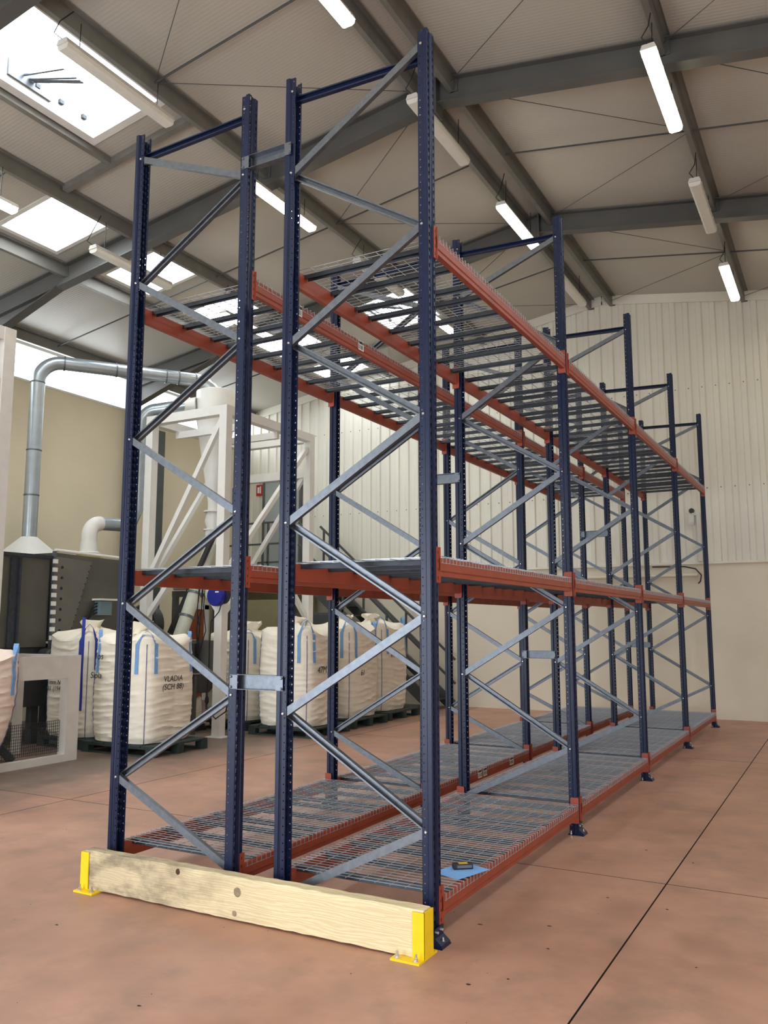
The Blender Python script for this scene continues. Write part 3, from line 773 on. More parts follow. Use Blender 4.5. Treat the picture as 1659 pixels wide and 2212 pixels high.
# ------------------------------------------------------------------ big bags on pallets
def text_mesh(txt, size, m):
    c = bpy.data.curves.new('txt', 'FONT'); c.body = txt; c.size = size; c.align_x = 'CENTER'; c.extrude = .0008; c.shear = .15; c.space_line = 1.0
    o = bpy.data.objects.new('txt', c); COL.objects.link(o)
    bpy.context.view_layer.update()
    me = bpy.data.meshes.new_from_object(o.evaluated_get(bpy.context.evaluated_depsgraph_get()))
    bpy.data.objects.remove(o, do_unlink=True)
    me.materials.clear(); me.materials.append(m)
    return me
def big_bag(cx_, cy_, wx, wy, h, seed, label, mt=None, z0=.151, straps=(0, 1, 2, 3), texts=(), tilt=0.0, group='bulk bags', strapm=None, gather=.16, taper=0):
    rr = random.Random(seed); mt = mt or M_bag
    t = thing('bulk_bag', label, 'bag', (cx_, cy_, z0), group)
    NT, NH = 96, 84
    ph = [rr.uniform(0, 6.28) for _ in range(30)]
    def shape(th, tt):
        c, s = math.cos(th), math.sin(th); p = 4.2
        k = 1 / ((abs(c) ** p + abs(s) ** p) ** (1 / p))
        corner = abs(math.sin(2 * th)) ** 3
        bulge = 1 + .045 * math.sin(PI * min(1, tt * 1.05)) - .05 * (1 - min(1, tt / .06)) * (1 if tt < .06 else 0)
        # sagging horizontal creases
        f = 0
        for q in range(7):
            fr = 34 + 13 * q
            f += (2.2 * (1 - abs(math.sin(.5 * fr * tt + ph[q] + .9 * math.sin(2 * th + ph[q + 7]) + .5 * math.sin(5 * th + ph[q + 14])))) ** 2 - .8) * max(0, math.sin(3 * th + ph[q + 20]) * .6 + .5)
        cre = .0085 * f * (1 - .6 * corner) * (1 - tt * .4)
        pleat = -.014 * max(0, math.cos(8 * th)) ** 12
        k2 = (k * (bulge) + cre / .55 + pleat) * (1 - taper * (1 - min(1, tt)) ** 2)
        return k2 * c, k2 * s, corner
    vs = []
    for j in range(NH + 1):
        tt = j / NH
        for i in range(NT):
            x, y, co = shape(2 * PI * i / NT, tt)
            z = h * tt + (.09 * co * tt ** 6)
            vs.append((x * wx / 2 + tilt * tt, y * wy / 2, z))
    NG = 9
    for j in range(1, NG + 1):      # gathered top
        u = j / NG
        for i in range(NT):
            th = 2 * PI * i / NT
            x, y, co = shape(th, 1)
            sc = 1 - .78 * u ** .8
            wz = .05 * math.sin(5 * th + ph[1] + 3 * u) * u + .03 * math.sin(11 * th + ph[2]) * u + .05 * math.sin(3 * th + ph[4]) * u + .04 * co * (1 - u)
            z = h + .09 * co * (1 - u) ** 2 + gather * (u ** .7) + wz
            vs.append((x * wx / 2 * sc + tilt, y * wy / 2 * sc, z))
    rings = NH + NG + 1
    fs = [(j * NT + i, j * NT + (i + 1) % NT, (j + 1) * NT + (i + 1) % NT, (j + 1) * NT + i) for j in range(rings - 1) for i in range(NT)]
    fs += [tuple(range(NT - 1, -1, -1)), tuple(range((rings - 1) * NT, rings * NT))]
    link('bag_body', MB().add(vs, fs).mesh('bag_body', mt, (0, 0, 0), 60), t)
    # spout tuft
    sp = MB().lathe([(.10, 0), (.08, .06), (.13, .12), (.16, .16), (.12, .15)], (tilt + rr.uniform(-.1, .1), rr.uniform(-.1, .1), h + gather - .03), 14)
    sp.v = [(p[0] + .02 * math.sin(9 * p[1] + ph[3]), p[1] + .02 * math.sin(11 * p[0]), p[2] + .03 * math.sin(14 * math.atan2(p[1], p[0]))) for p in sp.v]
    link('spout', sp.mesh('spout', mt, (0, 0, 0), 60), t)
    for q in range(4):
        th = PI / 4 + q * PI / 2
        sx, sy = (1 if math.cos(th) > 0 else -1), (1 if math.sin(th) > 0 else -1)
        xk, yk = sx * wx / 2 * .9, sy * wy / 2 * .9
        # seam cord down the corner
        path = []
        for j in range(0, 29):
            tt = j / 28; a, b, co = shape(th, tt); path.append((a * wx / 2 * 1.006 + tilt * tt, b * wy / 2 * 1.006, h * tt))
        link('seam', MB().tube(path, .006, 5).mesh('seam', M_cord), t)
        if q in straps:
            hh = .15 + rr.uniform(-.03, .07)
            pts_, wd_ = [], []
            def face(a_, tt):
                u_, v_, _ = shape(a_, tt); return Vector((u_ * wx / 2 * 1.012 + tilt * tt, v_ * wy / 2 * 1.012, h * tt))
            for a_, seq in ((th - .2, (.70, .78, .86, .94, 1.0)), (th + .2, (1.0, .94, .86, .78, .70))):
                tg = (face(a_ + .05, .9) - face(a_ - .05, .9)).normalized()
                if a_ > th:
                    top = (face(th - .12, 1) + face(th + .12, 1)) * .5
                    for f_ in (-.7, 0, .7):
                        pts_.append(top + Vector((-sx * .02, -sy * .02, .03 + hh * (1 - abs(f_) * .35))) + (face(th + .2, 1) - face(th - .2, 1)) * f_ * .32); wd_.append((sx, sy, 0))
                for tt in seq: pts_.append(face(a_, tt)); wd_.append(tuple(tg))
            # keep the width vectors on one side so that the webbing does not flip
            for q_ in range(1, len(wd_)):
                if Vector(wd_[q_]).dot(Vector(wd_[q_ - 1])) < 0: wd_[q_] = tuple(-Vector(wd_[q_]))
            sm = MB().ribbon(pts_, wd_, .055, .005)
            link('lifting_strap', sm.mesh('lifting_strap', strapm or M_strap), t)
    for txt, size, face, u, zz in texts:
        me = text_mesh(txt, size, M_ink)
        if face == 'x':
            o = link('handwriting', me, t, (wx / 2 * 1.06 + .004, u, zz)); o.rotation_euler = (PI / 2, 0, PI / 2)
        else:
            o = link('handwriting', me, t, (u, -wy / 2 * 1.06 - .004, zz)); o.rotation_euler = (PI / 2, 0, 0)
    return t
def pallet(x0, x1, y0, y1, label):
    t = thing('pallet', label, 'pallet', ((x0 + x1) / 2, (y0 + y1) / 2, 0), 'dark green pallets')
    nb = 6
    for k in range(nb):
        w_ = (x1 - x0) / nb
        part('deck_board', MB().box(x0 + k * w_ + .012, x0 + (k + 1) * w_ - .012, y0, y1, .122, .144), M_pallet, t)
    for k in range(3):
        yy = (y0 + .06, (y0 + y1) / 2, y1 - .06)[k]
        part('stringer_board', MB().box(x0, x1, yy - .05, yy + .05, .1, .122), M_pallet, t)
        part('bottom_board', MB().box(x0, x1, yy - .05, yy + .05, 0, .022), M_pallet, t)
        for xx in (x0 + .07, (x0 + x1) / 2, x1 - .07):
            part('block', MB().box(xx - .07, xx + .07, yy - .05, yy + .05, .022, .1), M_pallet, t)
pallet(-7.4, -6.05, 4.12, 5.22, 'dark green pallet under the bag next to the white guard frame')
big_bag(-6.78, 4.66, 1.12, 1.06, 1.33, 1, 'cream bulk bag with light blue loops next to the white guard frame', texts=(('VLADIA\n(SCH 88)', .11, 'x', -.05, .82), ('Ios', .13, 'y', -.3, 1.12), ('Sipla', .12, 'y', -.35, .86)), straps=(0, 2, 3))
pallet(-6.5, -5.25, 6.72, 7.85, 'dark green pallet under the bag marked 47M with a tall loop')
big_bag(-5.9, 7.28, 1.06, 1.06, 1.42, 2, 'cream bulk bag marked 47M with one tall blue loop', texts=(('47M', .15, 'x', -.18, .83),), straps=(3, 1))
pallet(-6.5, -5.3, 8.05, 9.25, 'dark green pallet under the bag marked 4855')
big_bag(-5.97, 8.68, 1.1, 1.1, 1.46, 3, 'cream bulk bag marked 4855 standing between two others', texts=(('4855', .15, 'x', -.2, .95), ('61', .14, 'x', -.2, .72)), straps=(0, 3))
pallet(-6.6, -5.35, 9.4, 10.65, 'dark green pallet under the bag beside the stairs')
big_bag(-6.05, 10.0, 1.08, 1.1, 1.5, 4, 'cream bulk bag beside the grey stairs with twisted blue loop', texts=(('47M', .12, 'x', -.22, .98),), straps=(0, 3))
pallet(-7.95, -6.75, 6.99, 8.09, 'dark green pallet under the bag behind the tower post')
big_bag(-7.25, 7.53, 1.0, 1.0, 1.34, 5, 'cream bulk bag with paper tag behind the white tower post', straps=(3,), texts=())
pallet(-8.4, -7.42, 4.2, 5.2, 'dark green pallet behind the white guard frame')
tb_ = big_bag(-7.93, 4.72, .92, .96, 1.36, 6, 'cream bulk bag seen through the white guard frame', straps=(3,), strapm=M_strapd, texts=(('KEIM', .14, 'y', -.2, .95), ('75 mm NR\n381 (194)', .09, 'y', -.18, .74)))
part('long_strap', MB().ribbon([(-7.42, 4.1, 1.85), (-7.425, 4.1, 1.5), (-7.43, 4.1, 1.1), (-7.43, 4.11, .75), (-7.435, 4.11, .55)], (1, .3, 0), .05, .005), M_strapd, tb_)
big_bag(-7.06, 1.93, 1.12, 1.12, 1.3, 7, 'pinkish bulk bag hanging at the white emptying station', mt=M_bagp, z0=.02, straps=(0, 3), taper=.42)
big_bag(-7.75, 6.6, .48, .46, .34, 8, 'small ribbed white sack under the cyclone tower', z0=.107, straps=(), gather=.03)
solo('sack_plinth', MB().box(-8.02, -7.48, 6.34, 6.86, 0, .05).box(-8.0, -7.5, 6.36, 6.84, .05, .1), M_machined, 'low dark plinth under the small ribbed sack', 'plinth', (-7.75, 6.6, 0))

# ------------------------------------------------------------------ bag emptying station (white frame) on the far left
t = thing('emptying_station', 'tall white steel bag emptying station with mesh guard', 'machine', (-7.4, 2.9, 0))
X = -6.88
part('guard_panel', MB().box(X - .04, X, 2.52, 3.6, 1.06, 1.35), M_offw, t)
part('guard_post', MB().box(X - .14, X, 3.4, 3.6, 0, 1.06), M_offw, t)
part('bottom_rail', MB().box(X - .1, X, 2.42, 3.4, 0, .09), M_offw, t)
part('top_rail', MB().box(X - 1.1, X - .04, 3.52, 3.6, 1.27, 1.35), M_offw, t)
part('rear_post', MB().box(X - 1.18, X - 1.1, 3.5, 3.6, 0, 1.35), M_offw, t)
part('tall_post', MB().box(-7.9, -7.72, 2.78, 2.96, 0, 5.78), M_offw, t)
part('tall_post', MB().box(-7.9, -7.72, 1.3, 1.48, 0, 5.78), M_offw, t)
part('header_beam', MB().box(-7.89, -7.73, 1.48, 2.78, 5.6, 5.78), M_offw, t)
part('header_beam', MB().box(-9.2, -7.9, 2.79, 2.95, 5.6, 5.78), M_offw, t)
part('knee_brace', MB().bar((-7.81, 2.78, 5.05), (-7.81, 2.2, 5.62), .1, .1, (1, 0, 0)), M_offw, t)
part('hoist_plate', MB().box(-7.88, -7.74, 2.1, 2.78, 4.2, 5.05), M_offw, t)
wm = MB(); r = .0025; q = [(-r, -r), (r, -r), (r, r), (-r, r)]
for k in range(30): wm.sweep(q, (X - .12, 2.5 + k * .031, .12), (X - .12, 2.5 + k * .031, .52), (1, 0, 0))
for k in range(12): wm.sweep(q, (X - .125, 2.48, .12 + k * .036), (X - .125, 3.42, .12 + k * .036), (0, 0, 1))
part('mesh_guard', wm, M_galvd, t)['kind'] = 'stuff'
part('inner_post', MB().box(-8.0, -7.88, 2.5, 2.62, 0, 1.2), M_machined, t)
part('hopper_leg', MB().bar((-7.9, 2.6, .75), (-7.5, 3.1, 0), .1, .1), M_machined, t)

# ------------------------------------------------------------------ grey screening machine
t = thing('screening_machine', 'large riveted grey metal screening machine by the sand wall', 'machine', (-9.3, 4.2, 0))
xf = -8.5
part('cabinet', MB().box(-10.4, xf, 2.4, 4.36, 1.42, 2.76), M_machine, t)
part('cabinet_rib', MB().box(xf, xf + .03, 3.66, 3.82, 1.42, 2.72).box(xf + .03, xf + .06, 3.79, 3.82, 1.42, 2.72), M_galvd, t)
part('top_flange', MB().box(-10.4, xf + .05, 2.4, 4.36, 2.74, 2.79), M_galvd, t)
mb = MB(); xd = xf + .05
mb.add([(xd, 4.42, 1.5), (xd, 6.0, 1.5), (xd, 6.0, 2.8), (xd, 4.42, 2.84), (-10.4, 4.42, 1.5), (-10.4, 6.0, 1.5), (-10.4, 6.0, 2.8), (-10.4, 4.42, 2.84)],
       [(0, 1, 2, 3), (4, 7, 6, 5), (0, 3, 7, 4), (1, 5, 6, 2), (3, 2, 6, 7), (0, 4, 5, 1)])
hatch = part('hatch_body', mb, M_machine, t)
part('hatch_plate', MB().add([(xd + .012, 4.42, 1.53), (xd + .012, 4.72, 1.53), (xd + .012, 5.12, 2.74), (xd + .012, 4.42, 2.78), (xd, 4.42, 1.53), (xd, 4.72, 1.53), (xd, 5.12, 2.74), (xd, 4.42, 2.78)],
     [(0, 1, 2, 3), (0, 4, 5, 1), (1, 5, 6, 2), (2, 6, 7, 3), (3, 7, 4, 0)]), mat('lighter_plate', (118, 115, 108), .4, .45, .15, 3), hatch)
hg = MB().box(xd - .02, xd + .03, 4.37, 4.41, 1.4, 2.86)
hinge = part('hinge', hg, M_galv, t)
for k in range(10): part('hinge_knuckle', MB().box(xd + .005, xd + .045, 4.365, 4.43, 1.52 + k * .128, 1.585 + k * .128), M_white, hinge)
hl = MB()
for k in range(7): hl.lathe([(.022, 0), (.022, .006)], (xd + .012, 4.54, 1.66 + k * .16), 10, 'x')
part('bolt_hole', hl, M_ink, hatch)
rv = MB()
for k in range(12):
    rv.lathe([(.012, 0), (.01, .008)], (xd + .012, 4.74 + k * .032, 1.6 + k * .098), 6, 'x')
    if k < 6: rv.lathe([(.012, 0), (.01, .008)], (xf + .03, 3.71, 1.5 + k * .22), 6, 'x')
part('rivet', rv, M_galvd, hatch)['kind'] = 'stuff'
part('top_pipe', MB().tube([(xd - .02, 4.42, 2.88), (xd - .02, 6.0, 2.84)], .025, 8), M_white, t)
part('feed_slot', MB().box(xd - .1, xd + .02, 4.75, 5.75, 1.36, 1.49), M_pipe, t)
part('base', MB().box(-10.3, xf - .06, 2.45, 5.95, .55, 1.42), M_machined, t)
for yy in (2.55, 4.3, 5.8):
    for xx in (-10.2, -8.65): part('leg', MB().box(xx - .06, xx + .06, yy - .06, yy + .06, 0, .55), M_machined, t)
jb = part('junction_box', MB().box(xd, xd + .12, 5.22, 5.47, 1.9, 2.12), mat('teal_grey_box', (112, 136, 142), .5), t, label='teal grey junction box')
part('box_lid', MB().box(xd - .0, xd + .2, 5.16, 5.52, 2.13, 2.16), M_offw, jb)
gm = MB()
for k in range(4): gm.tube([(xd + .06, 5.22, 1.94 + k * .05), (xd + .05, 5.12, 1.9 + k * .05), (xd + .02, 5.02, 1.75)], .012, 6)
part('cable', gm, M_black, jb)
part('vibration_motor', MB().lathe([(.09, 0), (.1, .05), (.1, .2), (.08, .24)], (xf - .02, 4.32, 1.3), 14, 'x'), M_machined, t)
part('lifting_lug', MB().lathe([(.05, 0), (.05, .03)], (xf - .1, 3.55, 2.84), 12, 'x'), M_galvd, t)
# ducts standing on the machine
px_, py_ = -9.5, 4.75
t2 = thing('dust_duct', 'long galvanised duct rising from a white hood and bending to the cyclone', 'duct', (px_, py_, 2.8))
hood = MB(); b0 = [(-.42, -.35), (.42, -.35), (.42, .35), (-.42, .35)]
NR = 24; vs = []
for k in range(NR):
    a = 2 * PI * k / NR; c_, s_ = math.cos(a), math.sin(a); m_ = max(abs(c_), abs(s_)); vs.append((px_ + .42 * c_ / m_, py_ + .35 * s_ / m_, 2.81))
for k in range(NR):
    a = 2 * PI * k / NR; vs.append((px_ + .125 * math.cos(a), py_ + .125 * math.sin(a), 3.16))
hood.add(vs, [(k, (k + 1) % NR, NR + (k + 1) % NR, NR + k) for k in range(NR)] + [tuple(range(NR - 1, -1, -1)), tuple(range(NR, 2 * NR))])
part('hood', hood, M_white, t2, 40)
zh = 6.13
A = Vector((px_, py_, 0)); B = Vector((-7.74, 7.2, 0)); d = (B - A).normalized(); up = Vector((0, 0, 1)); RB_ = .38
pth = [Vector((px_, py_, 3.15)), Vector((px_, py_, zh - RB_ - .02))]
pth += arc((A.x + d.x * RB_, A.y + d.y * RB_, zh - RB_), RB_, PI, PI / 2, d, up, 10)
pth += [B - d * (RB_ + .0) + up * zh * 1.0]
pth += arc((B.x - d.x * RB_, B.y - d.y * RB_, zh - RB_ + .0), RB_, PI / 2, 0, d, up, 10)[1:]
part('pipe', MB().tube(pth, .115, 20), M_pipe, t2, 50)
rg = [Vector((px_, py_, z)) for z in (3.85, 4.6, zh - RB_)]
for z in rg: part('collar', MB().lathe([(.118, -.014), (.126, 0), (.118, .014)], z, 20), M_galv, t2, 60)
for f_ in (RB_ + .02, 1.25, 2.1, 2.32, 2.62):
    c0 = A + d * f_ + up * zh
    part('collar', MB().tube([c0 - d * .012, c0 + d * .012], .126, 20), M_galv, t2)
t3 = thing('inlet_duct', 'galvanised duct with white elbow on a yellow ring feeding the cyclone inlet', 'duct', (-8.9, 5.45, 2.8))
part('gasket_ring', MB().lathe([(.19, 2.81), (.19, 2.9)], (-8.9, 5.45, 0), 20), M_ring, t3, 40)
part('cone', MB().lathe([(.2, 2.9), (.2, 2.93), (.15, 2.95), (.13, 3.12)], (-8.9, 5.45, 0), 20), M_white, t3, 40)
part('elbow', MB().tube([(-8.9, 5.45, 3.1)] + arc((-8.9, 5.67, 3.22), .22, PI, PI / 2, (0, 1, 0), (0, 0, 1), 10), .125, 18), M_white, t3, 50)
ip = [(-8.9, 5.66, 3.44), (-8.88, 6.1, 3.46), (-8.83, 6.32, 3.55), (-8.8, 6.42, 3.8), (-8.8, 6.42, 5.1)] + arc((-8.55, 6.55, 5.3), .28, PI, PI / 2, (.88, .47, 0), (0, 0, 1), 8) + [(-8.1, 6.8, 5.66)]
part('pipe', MB().tube(ip, .11, 18), M_pipe, t3, 50)
part('transition', MB().tube([(-8.15, 6.78, 5.655), (-7.95, 6.9, 5.67)], [.11, .14], 18), M_white, t3, 50)

# ------------------------------------------------------------------ cyclone tower
t = thing('cyclone_tower', 'white steel tower carrying a white dust cyclone', 'machine', (-7.5, 7.4, 0))
PX, PY, PZ = (-8.3, -6.68), (6.2, 8.66), 5.18
for x in PX:
    for y in PY:
        p_ = part('post', MB().box(x - .075, x + .075, y - .075, y + .075, .012, PZ), M_white, t)
        part('base_plate', MB().box(x - .16, x + .16, y - .13, y + .13, 0, .012), M_white, p_)
for y in PY: part('top_beam', MB().box(PX[0] - .075, PX[1] + .075, y - .075, y + .075, PZ, PZ + .15), M_white, t)
for x in PX: part('top_beam', MB().box(x - .075, x + .075, PY[0] + .075, PY[1] - .075, PZ, PZ + .15), M_white, t)
part('support_beam', MB().box(PX[0], PX[1], 6.78, 6.86, PZ - .12, PZ), M_white, t)
part('support_beam', MB().box(PX[0], PX[1], 7.62, 7.7, PZ - .12, PZ), M_white, t)
part('cross_beam', MB().box(PX[0], PX[1], 8.6, 8.72, 4.5, 4.66), M_white, t)
for p0, p1 in (((-8.25, 6.2, 2.55), (-6.76, 6.2, 5.1)), ((-8.3, 6.28, 2.45), (-8.3, 8.2, 5.1)), ((-6.68, 6.3, 2.6), (-6.68, 8.58, 5.05)), ((-8.25, 8.66, 2.5), (-6.75, 8.66, 4.6)),
               ((-8.25, 6.2, 1.9), (-7.75, 6.2, 2.5)), ((-6.72, 6.2, 1.95), (-7.25, 6.2, 2.6)), ((-6.68, 6.28, 1.95), (-6.68, 6.9, 2.6)), ((-6.68, 8.58, 1.9), (-6.68, 8.0, 2.5))):
    part('brace', MB().bar(p0, p1, .08, .08), M_white, t)
CX, CY = -7.74, 7.2
cy = part('cyclone_body', MB().lathe([(.36, 5.45), (.36, 5.94), (.34, 5.95), (.0001, 5.96)], (CX, CY, 0), 36), M_white, t, 40)
part('cone', MB().lathe([(.355, 5.46), (.1, 3.9), (.1, 3.75)], (CX, CY, 0), 36), M_white, t, 40)
vm = MB()
for z in (3.75, 3.42): vm.lathe([(.17, z - .012), (.17, z + .012)], (CX, CY, 0), 20)
vm.lathe([(.11, 3.1), (.14, 3.4), (.11, 3.45), (.15, 3.58), (.11, 3.75)], (CX, CY, 0), 20)
part('rotary_valve', vm, M_white, t, 40)
part('drive_motor', MB().lathe([(.12, 3.55), (.12, 3.98), (.1, 4.0)], (-6.5 - .1, 6.5, 0), 18), M_bluep, t, 40, 'dark blue drive motor')
part('discharge_pipe', MB().tube([(CX, CY, 3.15), (CX - .02, CY - .1, 2.95), (-7.85, 6.55, 1.55), (-7.8, 6.52, 1.2), (-7.78, 6.52, .95)], .115, 18), M_duct, t, 50)
dd = (Vector((-7.85, 6.55, 1.55)) - Vector((CX - .02, CY - .1, 2.95))).normalized()
for f_ in (.72, 1.15):
    c0 = Vector((CX - .02, CY - .1, 2.95)) + dd * f_
    part('pipe_clamp', MB().tube([c0 - dd * .02, c0 + dd * .02], .135, 16), M_galv, t)
part('screw_conveyor', MB().bar((-7.45, 6.9, 3.3), (-8.4, 6.9, 1.6), .07, .07), M_machined, t)
part('collecting_hopper', MB().add([(-8.1, 6.2, .95), (-7.2, 6.2, .95), (-7.2, 7.0, .95), (-8.1, 7.0, .95), (-7.9, 6.4, .62), (-7.4, 6.4, .62), (-7.4, 6.8, .62), (-7.9, 6.8, .62)], [(0, 1, 2, 3), (7, 6, 5, 4), (0, 4, 5, 1), (1, 5, 6, 2), (2, 6, 7, 3), (3, 7, 4, 0)]), M_steelgrey, t)
for x in (-8.05, -7.25):
    for y in (6.26, 6.94): part('hopper_leg', MB().box(x - .03, x + .03, y - .03, y + .03, 0, .95), M_steelgrey, t)
# hose reel and control box on the post
t = thing('hose_reel', 'round dark blue hose reel on the white tower post', 'reel', (-6.62, 6.1, 2.2))
part('drum', MB().lathe([(.15, 0), (.165, -.015), (.165, -.1), (.15, -.12), (.03, -.125)], (-6.66, 6.12, 2.2), 28, 'y'), M_bluep, t, 40)
part('reel_back', MB().lathe([(.13, 0), (.13, .03)], (-6.56, 6.09, 2.2), 20, 'y'), M_black, t)
part('reel_mark', MB().box(-6.64, -6.57, 5.994, 5.996, 2.25, 2.27), M_label, t)
part('hose', MB().tube([(-6.56, 6.08, 2.12), (-6.6, 6.05, 1.95), (-6.75, 6.05, 1.8), (-6.8, 6.08, 1.4), (-6.82, 6.1, 1.0), (-6.84, 6.1, .62)], .009, 6), M_black, t)
part('hose_end', MB().lathe([(.01, .5), (.03, .54), (.03, .6), (.012, .64)], (-6.84, 6.1, 0), 10), M_black, t)
t = thing('control_cables', 'tangle of black cables and small valves beside the white tower post', 'cables', (-6.95, 6.08, .9))
for k in range(5):
    rr = random.Random(40 + k); x0 = -6.92 - .03 * k
    part('cable', MB().tube([(x0, 6.08, 2.45), (x0 + rr.uniform(-.05, .05), 6.06, 2.0), (x0 + rr.uniform(-.08, .08), 6.05, 1.65), (x0 + rr.uniform(-.06, .06), 6.05, 1.3), (x0 + rr.uniform(-.3, .02), 6.08, 1.1 + rr.uniform(-.2, .2))], .008, 6), M_black, t)
part('valve_block', MB().box(-7.5, -7.25, 6.02, 6.12, 1.15, 1.35), M_bluep, t)
part('valve_block', MB().box(-7.2, -7.05, 6.02, 6.12, 1.1, 1.45), M_machined, t)
part('gauge', MB().lathe([(.06, 0), (.06, -.04)], (-7.22, 6.02, 1.02), 16, 'y'), M_pipe, t)
part('loop_cable', MB().tube([(-6.82, 6.06, .75), (-6.8, 6.04, .45), (-6.6, 6.03, .3), (-6.4, 6.03, .42), (-6.34, 6.05, .7)], .011, 6), M_black, t)
part('mounting_plate', MB().box(-7.55, -6.755, 6.12, 6.135, .98, 1.5), M_steelgrey, t)

# steel service frame with the fan, cabinet and boards behind the tower
t = thing('service_frame', 'dark grey steel service frame behind the white tower', 'frame', (-9.3, 8.6, 0))
for x in (-9.85, -8.5): part('leg', MB().box(x - .05, x + .05, 8.55, 8.65, 0, 2.3), M_trunk, t)
part('rail', MB().box(-9.9, -8.45, 8.54, 8.66, 2.3, 2.42), M_trunk, t)
part('rail', MB().box(-9.8, -8.55, 8.56, 8.64, 1.0, 1.1), M_trunk, t)
part('top_tube', MB().tube([(-9.8, 8.5, 2.48), (-8.5, 8.5, 2.48)], .05, 10), M_pipe, t)
t = thing('extraction_fan', 'round grey extraction fan casing beside the white tower post', 'fan', (-9.2, 7.3, 0))
part('casing', MB().lathe([(.34, 0), (.38, -.04), (.38, -.2), (.34, -.24), (.2, -.25)], (-9.35, 7.4, 1.75), 30, 'y'), M_machined, t, 40)
part('inlet_ring', MB().lathe([(.3, -.25), (.3, -.27), (.22, -.27), (.22, -.25)], (-9.35, 7.4, 1.72), 30, 'y'), M_offw, t, 40)
part('stand', MB().box(-9.6, -9.1, 7.15, 7.4, 0, 1.4), M_machined, t)
# left wall door
d2 = struct('door_2', MB().box(XL, XL + .05, 10.25, 11.1, 0, 2.1), M_brown, (XL, 10.7, 0))
part('door_frame', MB().box(XL, XL + .07, 10.1, 10.25, 0, 2.2).box(XL, XL + .07, 11.1, 11.25, 0, 2.2).box(XL, XL + .07, 10.1, 11.25, 2.1, 2.25), M_white, d2)
part('notice', MB().box(XL + .05, XL + .056, 10.66, 10.9, 1.15, 1.4), M_label, d2)
part('notice_print', MB().box(XL + .056, XL + .058, 10.7, 10.86, 1.2, 1.22).box(XL + .056, XL + .058, 10.7, 10.86, 1.26, 1.28).box(XL + .056, XL + .058, 10.7, 10.82, 1.32, 1.35), M_ink, d2)
# dark trunking and white pipes along the left wall
solo('wall_trunking', MB().box(XL + .0, XL + .16, 9.25, 9.5, .0, 6.05), M_trunk, 'dark grey vertical trunking standing against the sand wall', 'trunking', (XL + .08, 9.4, 0))

# ------------------------------------------------------------------ mezzanine, stairs, door in the gable wall
t = thing('mezzanine', 'dark grey steel mezzanine landing with railing at the gable wall', 'platform', (-9.9, 11.9, 0))
zf = 3.05
part('deck', MB().box(-11.2, -8.75, 11.3, 12.5, zf - .06, zf), M_steelgrey, t)
for y in (11.3, 12.42): part('edge_beam', MB().box(-11.2, -8.75, y, y + .08, zf - .24, zf - .06), M_trunk, t)
for x in (-11.1, -8.9): part('leg', MB().box(x - .06, x + .06, 11.3, 11.42, 0, zf - .24), M_trunk, t)
for x in (-11.1, -10.35, -9.6, -8.85): part('rail_post', MB().box(x - .02, x + .02, 11.32, 11.36, zf, zf + 1.05), M_trunk, t)
for z in (.12, .55, 1.05): part('rail', MB().box(-11.1, -8.85, 11.32, 11.36, zf + z - .02, zf + z + .02), M_trunk, t)
part('wall_under', MB().box(-10.9, -8.95, 12.3, 12.36, 0, zf - .24), M_panel, t)
t = thing('stairs', 'dark grey steel stairs with double handrails along the gable wall', 'stairs', (-7.1, 11.9, 0))
S0, S1 = Vector((-8.75, 0, zf)), Vector((-5.35, 0, 0.0))
for y in (11.35, 12.25): part('stringer', MB().bar((S0.x, y, S0.z - .12), (S1.x, y, S1.z + .02), .04, .24), M_trunk, t)
NS = 14
for k in range(1, NS):
    p = S0.lerp(S1, k / NS); part('tread', MB().box(p.x - .13, p.x + .13, 11.37, 12.23, p.z - .03, p.z), M_galvd, t)
for y in (11.35, 12.25):
    for q in (.03, .35, .67, .97):
        p = S0.lerp(S1, q); part('rail_post', MB().box(p.x - .02, p.x + .02, y - .02, y + .02, p.z - .1, p.z + 1.02), M_trunk, t)
    for dz in (.5, 1.0): part('handrail', MB().bar((S0.x, y, S0.z + dz), (S1.x + .05, y, S1.z + dz), .045, .045), M_trunk, t)
d1 = struct('door_1', MB().box(-10.6, -9.55, YF - .08, YF - .05, zf, 5.3), mat('grey_door', (158, 164, 160), .5, 0, .06, 4), (-10.08, YF - .06, zf))
part('door_frame', MB().box(-10.66, -10.6, YF - .1, YF - .02, zf, 5.36).box(-9.55, -9.49, YF - .1, YF - .02, zf, 5.36).box(-10.66, -9.49, YF - .1, YF - .02, 5.3, 5.36), M_steelgrey, d1)
part('door_handle', MB().bar((-9.68, YF - .12, zf + 1.0), (-9.82, YF - .12, zf + 1.0), .02, .03).box(-9.7, -9.66, YF - .12, YF - .08, zf + .95, zf + 1.06), M_black, d1)
part('door_hood', MB().box(-10.9, -9.3, YF - .16, YF - .02, 5.37, 5.4), M_clad, d1)
t = thing('fire_sign', 'small red fire sign with white pictogram beside the grey door', 'sign', (-10.79, YF - .04, 5.1))
part('plate', MB().box(-10.9, -10.7, YF - .045, YF - .035, 4.98, 5.26), M_red, t)
part('pictogram', MB().box(-10.86, -10.8, YF - .048, YF - .045, 5.05, 5.2).box(-10.78, -10.75, YF - .048, YF - .045, 5.04, 5.22), M_label, t)
solo('board_cabinet', MB().box(-9.9, -8.95, 11.0, 11.28, .3, 2.3).box(-9.95, -8.9, 10.98, 11.28, .0, .3), M_panel, 'olive board cabinet under the mezzanine landing', 'cabinet', (-9.4, 11.1, 0))
t = thing('electric_cabinet', 'grey electric cabinet standing behind the stairs', 'cabinet', (-8.1, 11.1, 0))
part('cabinet_body', MB().box(-8.75, -7.6, 11.0, 11.32, 0, 2.0), M_steelgrey, t)
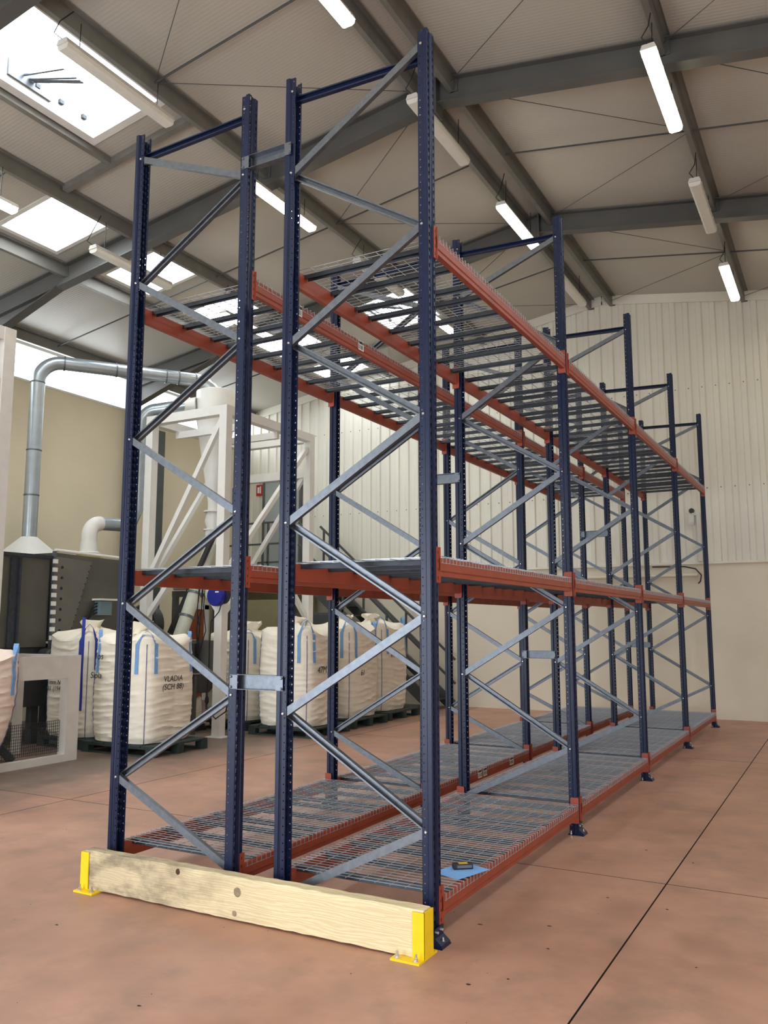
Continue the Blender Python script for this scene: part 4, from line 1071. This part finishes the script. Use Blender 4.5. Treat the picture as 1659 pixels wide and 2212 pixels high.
part('cabinet_door', MB().box(-8.72, -8.2, 10.985, 11.0, .1, 1.95), M_trunk, t)
part('cabinet_door', MB().box(-8.18, -7.63, 10.985, 11.0, .1, 1.95), M_trunk, t)

# ------------------------------------------------------------------ fittings on the gable wall
t = thing('wall_socket', 'pale switch box with round socket high on the ribbed gable wall', 'socket', (-.43, YF - .06, 3.72))
part('back_box', MB().box(-.48, -.38, YF - .08, YF - .026, 3.66, 3.85), M_white, t)
part('round_socket', MB().lathe([(.05, 0), (.05, -.04), (.035, -.045)], (-.42, YF - .03, 3.92), 16, 'y'), M_machined, t)
part('lower_cap', MB().box(-.47, -.39, YF - .085, YF - .07, 3.64, 3.7), M_offw, t)
solo('conduit', MB().bar((-.3, YF - .06, 3.83), (-.3, YF - .06, ZC), .07, .07, (1, 0, 0)).bar((-.42, YF - .06, 3.85), (-.27, YF - .06, 3.85), .05, .05), M_offw, 'pale vertical cable conduit running down from the wall socket', 'conduit', (-.3, YF - .06, ZC))
solo('wall_pipe', MB().tube([(-9.0, YF - .07, 2.68), (-.36, YF - .07, 2.68)], .035, 10), M_plaster, 'cream painted pipe along the plaster wall under the cladding', 'pipe', (-4, YF - .07, 2.68), None, 40)
solo('dangling_cable', MB().tube([(-1.2, YF - .05, 2.86), (-.6, YF - .05, 2.85), (-.4, YF - .05, 2.8), (-.3, YF - .05, 2.68), (-.32, YF - .06, 2.56), (-.36, YF - .06, 2.52)], .012, 6), M_black, 'black cable end drooping from the plaster wall below the conduit', 'cable', (-.4, YF - .05, 2.5))
solo('wall_hatch', MB().box(-3.3, -2.6, YF - .07, YF, 2.4, 2.66), mat('grey_box', (150, 156, 158), .5), 'grey box fixed to the plaster wall behind the racks', 'box', (-2.95, YF - .04, 2.4))

# ------------------------------------------------------------------ crumbs of dirt on the floor
dm_ = MB(); rr = random.Random(11)
def crumb(x, y, r):
    n_ = 6; a0 = rr.uniform(0, 6)
    ring_ = [(x + r * rr.uniform(.5, 1.2) * math.cos(a0 + k * 2 * PI / n_), y + r * .6 * rr.uniform(.5, 1.2) * math.sin(a0 + k * 2 * PI / n_)) for k in range(n_)]
    dm_.add([(p[0], p[1], .0004) for p in ring_] + [(x, y, .004)], [(k, (k + 1) % n_, n_) for k in range(n_)])
for x, y, r in ((.45, .62, .018), (.08, .45, .02), (.55, .28, .012), (.62, 1.3, .014), (1.0, 1.25, .014), (.98, 2.4, .012), (.6, 2.6, .012), (-.9, -1.3, .016), (-2.1, -.75, .014), (.35, -.35, .02), (.5, -.2, .014), (1.3, .4, .01), (-3.6, 2.9, .014), (-2.9, 2.4, .012)): crumb(x, y, r)
for k in range(70): crumb(rr.uniform(-4, 1.8), rr.uniform(-2.2, 6), rr.uniform(.002, .005))
o_ = tag(link('floor_debris', dm_.mesh('floor_debris', mat('dark_dirt', (58, 44, 36), .9)), None, (0, 0, 0)), 'scattered dark crumbs of dirt on the terracotta floor', 'debris')
o_['kind'] = 'stuff'
